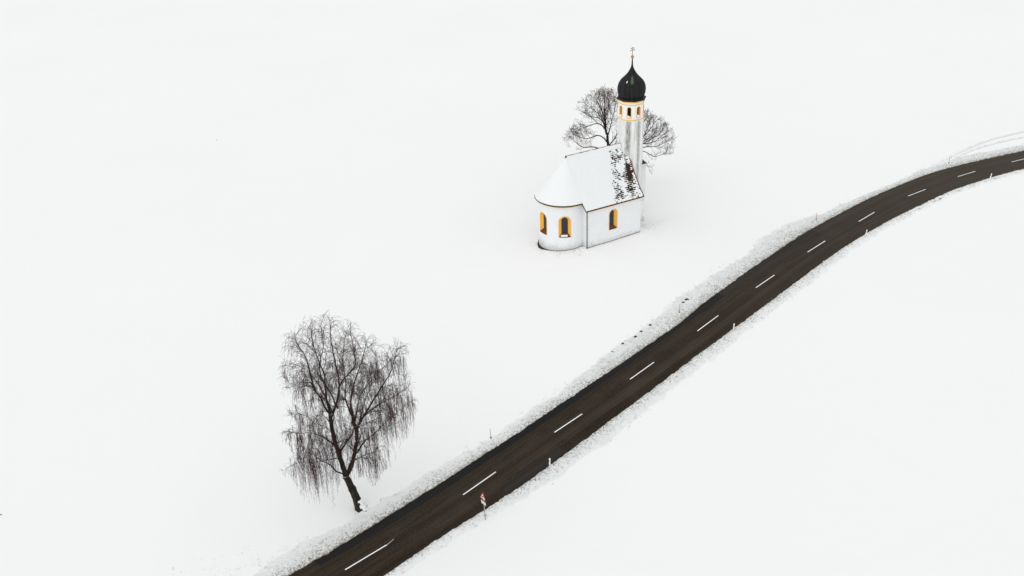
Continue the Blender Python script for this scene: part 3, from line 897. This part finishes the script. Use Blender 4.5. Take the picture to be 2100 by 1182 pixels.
# ------------------------------------------------------------------ trees
def spline(pts, step): return chain(pts, step)
def inside(poly, x, y):
    c = False; j = len(poly) - 1
    for i in range(len(poly)):
        (xi, yi), (xj, yj) = poly[i], poly[j]
        if (yi > y) != (yj > y) and x < (xj - xi) * (y - yi) / (yj - yi) + xi: c = not c
        j = i
    return c
class Tree:
    def __init__(s, base, ox, oy, sc_, env, seed):
        s.base = base; s.ox, s.oy, s.k = ox, oy, sc_; s.env = env; s.r = random.Random(seed)
        s.fw = Vector((base.x, base.y, 0)).normalized()         # away from the viewpoint of the survey photo
        s.rt = Vector((s.fw.y, -s.fw.x, 0))
        s.trunk, s.branch, s.twig, s.leaf = MB(), MB(), MB(), MB()
        s.limbs = []
    def pt(s, X, Y, d):                                         # traced point, d metres behind the trunk's plane
        D = ray(s.ox + X / s.k, s.oy + Y / s.k)
        t = ((s.base - EYE).dot(s.fw) + d) / D.dot(s.fw)
        return EYE + D * t
    def ok(s, p):
        x, y = project(p); return inside(s.env, (x - s.ox) * s.k, (y - s.oy) * s.k)
    def limb(s, pts, d0, d1, r0, r1, mb=None, spawn=True, start=0., n=8):
        N = len(pts)
        P = spline([s.pt(x, y, lerp(d0, d1, (i / (N - 1)))) for i, (x, y) in enumerate(pts)], .25)
        P = [p + Vector((.05 * nz(i * .5, r0 * 50), .05 * nz(i * .5, 9 + r0 * 50), 0)) for i, p in enumerate(P)]
        P[0] = P[0] - Vector((.05 * nz(0, r0 * 50), .05 * nz(0, 9 + r0 * 50), 0))
        rad = [lerp(r0, r1, (i / (len(P) - 1)) ** .8) for i in range(len(P))]
        (mb or s.trunk).tube(P, rad, n)
        if spawn: s.limbs.append((P, rad, start))
        return P
    def wander(s, p, d, length, step, grav, jit, r0, r1, mb, n=4, check=True):
        P = [p.copy()]; d = d.normalized(); k = max(2, int(length / step)); out = 0
        for i in range(k):
            d = (d + Vector((s.r.gauss(0, jit), s.r.gauss(0, jit), s.r.gauss(0, jit) + grav(i / k)))).normalized()
            q = P[-1] + d * step
            if check and not s.ok(q):
                out += 1
                if out > 1 + s.r.random() * 2: break
            P.append(q)
        if len(P) < 2: return None
        mb.tube(P, [lerp(r0, r1, i / (len(P) - 1)) for i in range(len(P))], n, cap=False)
        return P
    def rnd(s):
        while True:
            v = Vector((s.r.uniform(-1, 1), s.r.uniform(-1, 1), s.r.uniform(-1, 1)))
            if .1 < v.length < 1: return v.normalized()

# ---- the birch
bb = at(738, 1044)
ENV = [(72, 330), (85, 230), (130, 135), (190, 105), (265, 82), (340, 60), (385, 100), (465, 108), (475, 165), (545, 180), (585, 245), (630, 203), (695, 215), (722, 270), (732, 350),
       (745, 430), (778, 540), (765, 700), (715, 720), (672, 840), (605, 880), (560, 965), (505, 900), (440, 930), (385, 930), (352, 1092), (300, 1060), (245, 1058), (185, 1052),
       (150, 970), (98, 880), (130, 800), (88, 690), (100, 672), (165, 655), (110, 560), (92, 450)]
T = Tree(bb, 550, 620, 2.57, ENV, 5)
bt = empty('birch_tree', bb)
tag(bt, 'bare weeping birch leaning over the snow beside the road, its twigs hanging in curtains', 'tree')
tp = [(487, 1092), (482, 1075), (470, 1045), (455, 1010), (438, 975), (420, 938), (404, 912)]
P_ = spline([T.pt(x, y, 0) for x, y in tp], .09)
P_ = [bb + Vector((.16, 0, -.25)), bb + Vector((.10, 0, -.08))] + P_
rows = []
for i, p in enumerate(P_):
    f = i / (len(P_) - 1); tg = (P_[min(i + 1, len(P_) - 1)] - P_[max(i - 1, 0)]).normalized()
    a_ = tg.cross(Vector((0, 1, 0))).normalized(); c_ = tg.cross(a_)
    row = []
    for k in range(20):
        an = 2 * PI * k / 20
        r_ = lerp(.37, .265, f) + .26 * math.exp(-f * 11) * (1 + .45 * math.sin(5 * an + .7)) + .045 * fbm(math.cos(an) * 1.4, math.sin(an) * 1.4, f * 9, 3) + .05 * math.exp(-((f - .62) / .05) ** 2)
        row.append(p + (a_ * math.cos(an) + c_ * math.sin(an)) * r_)
    rows.append(row)
T.trunk.quadgrid(rows, 0, True)
T.trunk.poly(rows[-1])
SP = MB(); n_r = len(rows)
for i in range(2, int(n_r * .34)):
    for k in range(20):
        an = 2 * PI * (k + .5) / 20
        quad = [rows[i][k], rows[i][(k + 1) % 20], rows[i + 1][(k + 1) % 20], rows[i + 1][k]]
        cen = sum(quad, Vector()) / 4; ax_ = (P_[i] + P_[i + 1]) / 2; o_ = (cen - ax_).normalized()
        side = o_.dot(Vector((.86, -.28, .42)))
        f = i / n_r
        if side + .28 * fbm(cen.x * 3, cen.y * 3, cen.z * 2.5) - abs(f - .20) * 2.2 > .52:
            SP.poly([ax_ + (q - ax_) * 1.06 + Vector((0, 0, .01)) for q in quad])
SP.v = [p - bb for p in SP.v]
if False: T.trunk.tube([bb + Vector((.05, 0, -.1)), bb + Vector((.02, 0, .25)), T.pt(470, 1045, 0)], [.50, .42, .30], 12)
LB = [  # traced points, depth at start and end, radii, where side branches begin
 ([(408, 915), (398, 880), (385, 840), (370, 790), (352, 735), (338, 680), (330, 630), (326, 590)], 0, -.5, .23, .15, .35),
 ([(412, 915), (432, 880), (448, 830), (458, 780), (466, 730), (465, 685), (452, 640), (446, 600)], 0, .5, .20, .13, .35),
 ([(326, 592), (302, 560), (280, 510), (250, 470), (228, 430), (205, 420), (150, 428), (105, 460)], -.5, -2.6, .10, .03, .1),
 ([(250, 470), (228, 405), (214, 345), (195, 285), (165, 240), (140, 190)], -1.6, -3.0, .075, .02, .05),
 ([(332, 605), (350, 560), (368, 500), (375, 440), (370, 390), (352, 310), (334, 220), (325, 110)], -.5, 1.0, .11, .02, .1),
 ([(326, 590), (310, 520), (300, 440), (296, 380), (270, 320), (242, 240), (222, 140)], -.5, 2.4, .10, .02, .1),
 ([(372, 450), (400, 402), (430, 372), (458, 330), (450, 250), (430, 150)], .4, -1.6, .065, .018, .1),
 ([(446, 600), (436, 540), (441, 480), (456, 420), (480, 350), (500, 285), (520, 205)], .5, 2.0, .10, .02, .1),
 ([(465, 690), (480, 640), (510, 592), (540, 540), (570, 492), (602, 440), (640, 380), (662, 310), (685, 235)], .4, -1.8, .11, .02, .2),
 ([(480, 640), (498, 560), (515, 500), (540, 442), (562, 380), (578, 300)], .2, 3.4, .09, .02, .1),
 ([(468, 795), (510, 732), (560, 690), (602, 650), (650, 602), (700, 562), (755, 520)], .2, 1.4, .085, .02, .25),
 ([(510, 592), (570, 547), (630, 512), (690, 482), (742, 440)], -.4, -3.4, .07, .02, .15),
 ([(383, 785), (410, 742), (440, 702), (456, 660), (520, 640), (600, 600)], -.2, -2.6, .085, .02, .4),
 ([(398, 908), (352, 885), (325, 855), (272, 832), (240, 800), (205, 762)], 0, -1.5, .075, .02, .4),
 ([(362, 822), (312, 830), (245, 842), (172, 842), (118, 862)], -.2, 1.4, .065, .018, .3),
 ([(342, 748), (310, 722), (272, 702), (222, 687), (160, 692), (102, 684)], -.3, -2.2, .07, .018, .3),
 ([(338, 690), (300, 655), (250, 640), (200, 600), (160, 590)], -.3, 2.6, .06, .018, .2),
 ([(330, 640), (345, 600), (300, 500), (255, 420), (190, 350), (110, 320)], -.4, 3.4, .08, .02, .3),
 ([(452, 640), (470, 560), (480, 500), (520, 440), (620, 330), (690, 270)], .4, 4.0, .08, .02, .3),
 ([(446, 610), (425, 560), (405, 500), (410, 430), (395, 330), (400, 200)], .4, -3.6, .08, .02, .3),
 ([(415, 900), (430, 850), (475, 820), (520, 800), (560, 790)], 0, -2.4, .05, .018, .4),
 ([(366, 560), (330, 480), (290, 420), (270, 340), (290, 220), (275, 120)], -.3, -2.8, .07, .02, .2),
]
for pts, d0, d1, r0, r1, st in LB: T.limb(pts, d0, d1, r0, r1, start=st)
hang = []
def birch_side(P, rad, start):
    L = len(P); i = int(L * start)
    while i < L:
        p = P[i]; tg = (P[min(i + 1, L - 1)] - P[max(i - 1, 0)]).normalized()
        f = i / L
        d = tg * .75 + T.rnd() * .85 + Vector((0, 0, .28))
        ln = T.r.uniform(.9, 2.6) * (1 - .3 * f)
        Q = T.wander(p, d, ln, .2, lambda x: .07 - .30 * x, .13, max(.013, rad[i] * .33), .008, T.branch, 4)
        if Q: hang.append(Q)
        i += T.r.choice((1, 1, 1, 2, 2))
for Pl in T.limbs: birch_side(*Pl)
for P, rad, st in T.limbs: hang.append(P[int(len(P) * .75):])
sub = []
for Q in hang:
    for i in range(1, len(Q)):
        for _ in range(T.r.choice((1, 1, 2, 2))):
            tg = (Q[i] - Q[i - 1]).normalized()
            d = tg * .7 + T.rnd() * .8 + Vector((0, 0, .18))
            S = T.wander(Q[i], d, T.r.uniform(.45, 1.2), .15, lambda x: .05 - .42 * x, .15,   .0095, .0064, T.twig, 3)
            if S: sub.append(S)
nhang = 0
def hangtwig(p, d, ln):
    global nhang
    Z = T.wander(p, d, ln, .2, lambda x: -.65 if x < .5 else -.3,   .07, .0080, .0054, T.twig, 3)
    if Z:
        nhang += 1
        for q in Z[2::2]:
            if T.r.random() < .5:
                T.wander(q, Vector((T.r.gauss(0, .38), T.r.gauss(0, .38), -.7)), T.r.uniform(.2, .55), .12, lambda x: -.25, .1, .0070, .0050, T.twig, 3)
for S in sub:
    p = S[-1]; X, Y = project(p); Y = (Y - 620) * 2.57; X = (X - 550) * 2.57
    low = sstep(300, 780, Y); outer = sstep(150, 330, abs(X - 420))
    tg = (S[-1] - S[-2]).normalized()
    if T.r.random() < .70:
        hangtwig(p, tg, T.r.uniform(.3, .85) + (T.r.uniform(.4, 2.3) if T.r.random() < .35 + .4 * outer else 0) * (.35 + low))
    if T.r.random() < .35 and Y < 420:
        T.wander(p, tg + T.rnd() * .6, T.r.uniform(.3, .6), .12, lambda x: -.03, .15, .0065, .0045, T.twig, 3)
# curtains: bundles of long pendulous twigs
cands = [S for S in sub if (project(S[-1])[1] - 620) * 2.57 > 300]
for S in T.r.sample(cands, min(330, len(cands))):
    nb = T.r.randint(4, 8); p = S[-1]
    x, y = project(p); x = (x - 550) * 2.57; y = (y - 620) * 2.57
    ln = T.r.uniform(1.2, 2.6) * (.55 + .6 * sstep(320, 620, y))
    if y > 560 and (x < 360 or x > 480) and T.r.random() < .6: ln = T.r.uniform(2.2, 4.4)
    for k in range(nb):
        hangtwig(p + T.rnd() * .10, T.rnd() * .4 + Vector((0, 0, -.7)), ln * (1. if k == 0 else T.r.uniform(.3, .9)))
# the long curtains under the lowest boughs
for bough in (13, 14, 15, 10, 11, 12, 8, 9, 16, 18, 20):
    P = T.limbs[bough][0]
    for _ in range(20 if bough in (13, 14, 15, 10) else 13):
        q = P[int(len(P) * T.r.uniform(.35, .98))] + Vector((T.r.gauss(0, .45), T.r.gauss(0, .45), T.r.uniform(-.3, .1)))
        if not T.ok(q): continue
        ln = T.r.uniform(1.8, 4.3)
        for k in range(T.r.randint(3, 7)):
            hangtwig(q + T.rnd() * .10, T.rnd() * .4 + Vector((0, 0, -.7)), ln * (1. if k == 0 else T.r.uniform(.3, .9)))
for mb in (T.trunk, T.branch, T.twig): mb.v = [p - bb for p in mb.v]
T.trunk.build('trunk', MT['birch'], bt, smooth=True, recalc=False)
if SP.f: SP.build('snow_patch', MT['snow'], bt, recalc=False)
T.branch.add(T.twig, 1).build('crown', [MT['bark'], MT['twig']], bt, recalc=False)
print('birch', len(T.limbs), len(hang), len(sub), nhang, len(T.twig.f))

# ---- the two bare trees behind the chapel
def broad(base, env, limbs, seed, label, leaves):
    T = Tree(base, 1100, 160, 4.927, env, seed)
    e = empty('bare_tree', base)
    tag(e, label, 'tree', 'bare trees behind the chapel')
    for pts, d0, d1, r0, r1, st in limbs: T.limb(pts, d0, d1, r0 * .8, r1 * .75, start=st)
    lv1, lv2, lv3 = [], [], []
    for P, rad, st in T.limbs:
        L = len(P); i = int(L * st) + 1
        while i < L:
            tg = (P[min(i + 1, L - 1)] - P[i - 1]).normalized()
            d = tg * .8 + T.rnd() * .8 + Vector((0, 0, .25))
            Q = T.wander(P[i], d, T.r.uniform(1.2, 2.6), .22, lambda x: .05, .12, max(.021, rad[i] * .42), .013, T.branch, 4)
            if Q: lv1.append(Q)
            i += T.r.choice((1, 2, 2, 3))
        lv1.append(P[int(L * .7):])
    for Q in lv1:
        for i in range(1, len(Q)):
            for _ in range(T.r.choice((0, 1, 1, 1))):
                tg = (Q[i] - Q[i - 1]).normalized()
                S = T.wander(Q[i], tg * .7 + T.rnd() * .8 + Vector((0, 0, .2)), T.r.uniform(.5, 1.4), .18, lambda x: .04, .14, .014, .009, T.twig, 3)
                if S: lv2.append(S)
    for S in lv2:
        for i in range(1, len(S)):
            if T.r.random() < .66:
                tg = (S[i] - S[i - 1]).normalized()
                Z = T.wander(S[i], tg * .7 + T.rnd() * .75 + Vector((0, 0, .12)), T.r.uniform(.3, .7), .15, lambda x: .02, .15, .0100, .0065, T.twig, 3)
                if Z: lv3.append(Z)
    for Z in lv3:
        p = Z[-1]; X, Y = project(p); X = (X - 1100) * 4.927; Y = (Y - 160) * 4.927
        pr = leaves(X, Y)
        if T.r.random() < pr:
            for _ in range(T.r.randint(1, 3)):
                c = p + T.rnd() * .12; a, b = T.rnd() * .05, T.rnd() * .05
                T.leaf.poly([c - a, c - b, c + a, c + b])
    for mb in (T.trunk, T.branch, T.twig, T.leaf): mb.v = [p - base for p in mb.v]
    T.trunk.build('trunk', MT['bark'], e, smooth=True, recalc=False)
    T.branch.add(T.twig, 1).build('crown', [MT['bark'], MT['ltwig']], e, recalc=False)
    if T.leaf.f: T.leaf.build('withered_leaves', MT['leaf'], e, recalc=False)
    print('broad', len(lv1), len(lv2), len(lv3), len(T.twig.f))
EA = [(270, 600), (330, 545), (385, 470), (400, 375), (435, 240), (500, 208), (545, 150), (600, 122), (680, 108), (760, 130), (840, 165), (930, 260), (960, 420), (940, 620), (900, 760),
      (640, 760), (480, 775), (370, 770), (300, 690)]
LA_ = [
 ([(738, 1140), (736, 1000), (733, 850), (728, 720), (722, 640), (713, 570)], 0, 0, .36, .24, .97),
 ([(713, 572), (700, 520), (697, 450), (690, 350), (690, 230), (684, 120)], 0, .3, .22, .03, .15),
 ([(704, 540), (662, 480), (602, 463), (520, 490), (450, 512), (380, 560)], 0, -1.6, .13, .03, .2),
 ([(724, 668), (682, 610), (622, 582), (542, 608), (480, 612), (400, 580), (340, 560)], 0, 1.6, .13, .03, .25),
 ([(732, 800), (640, 718), (562, 698), (480, 702), (420, 672), (335, 592), (285, 605)], 0, -.6, .15, .03, .45),
 ([(695, 480), (640, 380), (570, 320), (510, 280), (470, 240)], 0, .8, .10, .025, .1),
 ([(692, 400), (640, 290), (600, 220), (565, 160)], .1, -1.4, .08, .02, .1),
 ([(692, 330), (740, 240), (770, 150)], .2, 1.2, .07, .02, .1),
 ([(720, 585), (742, 520), (760, 440), (790, 330), (815, 200)], 0, -1.0, .12, .025, .15),
 ([(726, 690), (770, 640), (800, 600), (850, 480), (880, 330), (880, 240)], 0, 1.0, .12, .025, .15),
 ([(730, 740), (790, 670), (860, 600), (920, 500)], 0, -2.2, .10, .025, .2),
 ([(700, 520), (660, 430), (600, 400), (520, 380), (460, 330)], 0, -3.2, .10, .025, .2),
 ([(697, 450), (720, 360), (730, 280), (720, 180)], 0, -2.8, .08, .02, .15),
 ([(697, 470), (670, 380), (650, 260), (640, 160)], 0, 2.8, .08, .02, .15),
]
bA = at(1100 + 738 / 4.927, 160 + 1140 / 4.927)
broad(bA, EA, LA_, 11, 'bare broad tree with brown leaf remnants, its trunk rising behind the chapel roof', lambda x, y: .6 if (y < 230 or (x < 560 and 480 < y < 640)) else .16)
EB = [(900, 420), (960, 350), (1085, 318), (1140, 335), (1200, 395), (1275, 425), (1345, 490), (1402, 605), (1385, 745), (1300, 832), (1220, 810), (1150, 830), (1185, 890), (1140, 1005), (1100, 960),
      (1000, 900), (900, 800)]
LB_ = [
 ([(1010, 1140), (1008, 1000), (1005, 860), (1004, 760), (1000, 690)], 0, 0, .34, .22, .97),
 ([(1002, 720), (1060, 668), (1130, 662), (1200, 640), (1260, 592), (1335, 525)], 0, -1.0, .13, .03, .2),
 ([(1005, 790), (1060, 742), (1130, 762), (1190, 797), (1280, 772), (1345, 765)], 0, .8, .10, .02, .35),
 ([(1000, 690), (1075, 602), (1150, 520), (1200, 442), (1235, 420)], 0, 1.0, .13, .025, .2),
 ([(1000, 690), (1040, 560), (1085, 450), (1120, 390), (1110, 345)], 0, -.8, .13, .025, .2),
 ([(1000, 690), (985, 560), (990, 450), (1010, 360)], 0, .5, .12, .025, .2),
 ([(1002, 700), (1080, 640), (1180, 580), (1270, 500)], 0, 2.4, .10, .02, .2),
 ([(1004, 740), (1100, 700), (1220, 690), (1320, 640), (1385, 610)], 0, 1.6, .11, .02, .25),
 ([(1002, 710), (1090, 580), (1140, 470), (1170, 400)], 0, -2.4, .10, .02, .2),
 ([(1003, 720), (1120, 640), (1240, 570), (1290, 460)], 0, -2.6, .10, .02, .25),
 ([(1006, 850), (1060, 830), (1110, 870), (1150, 940)], 0, -.6, .06, .015, .5),
 ([(1000, 690), (950, 600), (930, 480)], 0, 1.2, .10, .02, .2),
]
bB = at(1100 + 1010 / 4.927, 160 + 1140 / 4.927)
broad(bB, EB, LB_, 12, 'bare tree hidden behind the tower, only its outer boughs spreading past the stair annex', lambda x, y: .04)

# ------------------------------------------------------------------ marker posts, sign, clods
def post(x, y, pole, label, lean=0., refl=False):
    p = at(x, y); p.z = hg(p.x, p.y) + (.17 if pole else .08)
    u, w = to_uw(p); i = min(range(len(US)), key=lambda k: abs(US[k] - u))
    t = TAN[i]
    e = empty('marker_post', p, math.atan2(t.y, t.x))
    tag(e, label, 'marker post', 'marker posts along the road')
    e.rotation_euler[0] = R.gauss(0, .02); e.rotation_euler[1] = lean
    h = .80 if pole else .86
    m = MB()
    s = [(-.06, -.055), (.06, -.055), (.06, .02), (.02, .06), (-.02, .06), (-.06, .02)]
    if w > 0: s = [(a, b) for a, b in s]
    tops = [h - (.05 if b > 0 else 0.) for a, b in s]
    m.quadgrid([[Vector((a, b, -.3)) for a, b in s], [Vector((a * .96, b * .96, tp_)) for (a, b), tp_ in zip(s, tops)]], closed=True)
    m.poly([Vector((a * .96, b * .96, tp_)) for (a, b), tp_ in zip(s, tops)])
    m.build('post', MT['white'], e)
    if pole:
        m = MB(); k = 1.06
        m.quadgrid([[Vector((a * k, b * k, .52 + (.07 if b > 0 else 0))) for a, b in s], [Vector((a * k, b * k, .72 + (.03 if b > 0 else 0))) for a, b in s]], closed=True)
        m.build('black_band', MT['black'], e)
        m = MB(); m.tube([Vector((0, 0, .62)), Vector((.02, .01, 1.1)), Vector((.02, .015, 1.62))], .024, 8)
        m.build('snow_pole', MT['red'], e)
    else:
        m = MB(); m.box(-.066, -.060, -.03, .015, .48, .66)
        m.build('reflector', MT['refl'] if refl else MT['zinc'], e)
post(1007.5, 911, True, 'marker post with red snow pole across the road, nearest to the birch', -.05)
post(1392, 652, True, 'marker post with red snow pole beside the dark earth clods on the upper verge', -.04)
post(1672, 462, True, 'red-poled marker post on the upper verge where the road begins to bend', .0)
post(1944, 345, True, 'marker post with red snow pole on the upper verge below the tyre tracks', .0)
post(1127, 957, False, 'plain white marker post beyond the warning sign, on the same verge', .02)
post(1504, 679, False, 'plain white marker post on the lower verge, second after the warning sign', .0)
post(1775, 485, False, 'white marker post with orange reflector on the lower verge, where the road begins to bend', .05, True)
post(2030, 368, False, 'white marker post with orange reflector on the lower verge, the farthest along the bend', .1, True)

p = at(994.5, 1067); p.z = hg(p.x, p.y)
# the plate faces traffic coming up from the lower left
face = Vector((-.80, -.60, 0)).normalized()
sg = empty('road_sign', p, math.atan2(face.y, face.x) + PI / 2)     # local -y = facing direction
tag(sg, 'red bordered triangular warning sign with small white plate on a grey pole', 'road sign')
sg.rotation_euler[1] = -.035
m = MB(); m.tube([Vector((0, .045, -.3)), Vector((0, .045, 2.78))], .038, 10); m.build('pole', MT['zinc'], sg)
def tri(h, cz, y, r=.0):
    a = h * 2 / math.sqrt(3) / 2
    return [Vector((-a, y, cz - h / 3)), Vector((a, y, cz - h / 3)), Vector((0, y, cz + 2 * h / 3))]
def rounded(pts, k):
    out = []
    for i in range(3):
        a, b, c = pts[i - 1], pts[i], pts[(i + 1) % 3]
        p0, p1 = b + (a - b).normalized() * k, b + (c - b).normalized() * k
        for j in range(5):
            t = j / 4; out.append(p0 * (1 - t) ** 2 + b * 2 * t * (1 - t) + p1 * t * t)
    return out
cz = 2.42
m = MB(); A = rounded(tri(.86, cz, -.012), .09); B = rounded(tri(.86, cz, .006), .09)
m.quadgrid([A, B], closed=True); m.poly(A)
pl = m.build('warning_plate', MT['red'], sg)
m = MB(); m.poly(rounded(tri(.86, cz, .0065), .09)); m.build('plate_back', MT['zinc'], pl)
m = MB(); m.poly(rounded(tri(.54, cz - .01, -.016), .03)); m.build('plate_field', MT['signwhite'], pl)
m = MB(); y = -.020
pa = [(-.10, -.15), (-.10, .0), (-.07, .06), (-.01, .085), (.05, .085)]
for (a, b), (c, d) in zip(pa, pa[1:]):
    n_ = Vector((-(d - b), 0, c - a)).normalized() * .038
    m.poly([Vector((a, y, cz + b)) - n_, Vector((c, y, cz + d)) - n_, Vector((c, y, cz + d)) + n_, Vector((a, y, cz + b)) + n_])
    y -= .0004
m.poly([Vector((.04, y, cz + .0)), Vector((.15, y, cz + .085)), Vector((.04, y, cz + .17))])
m.build('bend_arrow', MT['black'], pl)
m = MB(); m.box(-.32, .32, -.012, .006, 1.66, 1.98)
sp_ = m.build('small_plate', MT['signwhite'], sg)
m = MB()
for x0, x1, z0, z1 in ((-.30, .30, 1.955, 1.968), (-.30, .30, 1.672, 1.685), (-.30, -.287, 1.685, 1.955), (.287, .30, 1.685, 1.955)):
    m.box(x0, x1, -.016, -.0125, z0, z1)
m.build('border', MT['black'], sp_)

def clod(x, y, size, label, n=1, group='dark clods of earth on the verge snow'):
    p = at(x, y); p.z = hg(p.x, p.y) + .07
    bm = bmesh.new()
    for k in range(n):
        c = Vector((R.choice((-1, 1)) * size * R.uniform(.5, .8), R.uniform(-.4, .4) * size, 0)) if k else Vector((0, 0, 0))
        r = size * (1 if k == 0 else R.uniform(.35, .7))
        g_ = bmesh.ops.create_icosphere(bm, subdivisions=2, radius=r)
        for v in g_['verts']:
            v.co *= 1 + .45 * fbm(v.co.x * 5 + x, v.co.y * 5 + y, v.co.z * 5)
            v.co.z *= .7; v.co += c
    me = bpy.data.meshes.new('earth_clod'); bm.to_mesh(me); bm.free(); me.materials.append(MT['soil'])
    o = bpy.data.objects.new('earth_clod', me); C.objects.link(o); o.location = p
    tag(o, label, 'clod', group)
clod(1408, 616, .26, 'largest dark earth clod on the upper verge, just past the second red snow pole', 3)
clod(1401, 622, .17, 'smaller dark earth clod touching the largest one beside the second red snow pole', 2)
clod(1333, 668, .15, 'dark earth clod on the upper verge nearest before the second red snow pole', 3)
clod(1315, 681, .12, 'small dark clod between two other clods in the row before the second snow pole', 2)
clod(1303, 692, .16, 'dark split clod in the row on the upper verge before the second snow pole', 3)
clod(1277, 706, .12, 'curved little clod at the lower end of the row on the upper verge', 3)
clod(1255, 722, .08, 'tiny crumbs of earth below the row of clods on the upper verge', 4)
clod(1454, 584, .09, 'small lone clod on the widest part of the upper verge', 1)
clod(1472, 706, .13, 'single dark clod on the lower verge below the middle white marker post', 2)
clod(2, 1057, .055, 'dark clump of earth alone in the snow at the far left of the field', 3)
clod(445, 288, .07, 'tiny dark speck of earth alone in the far empty snowfield', 1)

# ------------------------------------------------------------------ light
w = bpy.data.worlds.new('World'); sc.world = w; w.use_nodes = True
nt = w.node_tree; bg = nt.nodes['Background']
sky = nt.nodes.new('ShaderNodeTexSky'); sky.sky_type = 'NISHITA'; sky.sun_disc = False
EL, AZ = math.radians(61), math.radians(-150)          # a hidden sun behind cloud, over the viewer's left shoulder
sky.sun_elevation = EL; sky.sun_rotation = AZ; sky.dust_density = .6; sky.air_density = 1.6; sky.ozone_density = 1
hs = nt.nodes.new('ShaderNodeHueSaturation'); hs.inputs['Saturation'].default_value = .06
nt.links.new(sky.outputs[0], hs.inputs['Color']); nt.links.new(hs.outputs[0], bg.inputs['Color'])
bg.inputs['Strength'].default_value = .15
sl = bpy.data.lights.new('sun', 'SUN'); sl.energy = .5; sl.angle = math.radians(165); sl.color = (1, .985, .955)
so = bpy.data.objects.new('sun', sl); C.objects.link(so)
sd = Vector((math.sin(AZ) * math.cos(EL), math.cos(AZ) * math.cos(EL), math.sin(EL)))
so.rotation_euler = sd.to_track_quat('Z', 'Y').to_euler()
vs = sc.view_settings
sc.display_settings.display_device = 'sRGB'
vs.view_transform = 'Standard'; vs.look = 'None'; vs.gamma = 1; vs.use_curve_mapping = False
vs.exposure = 0.245
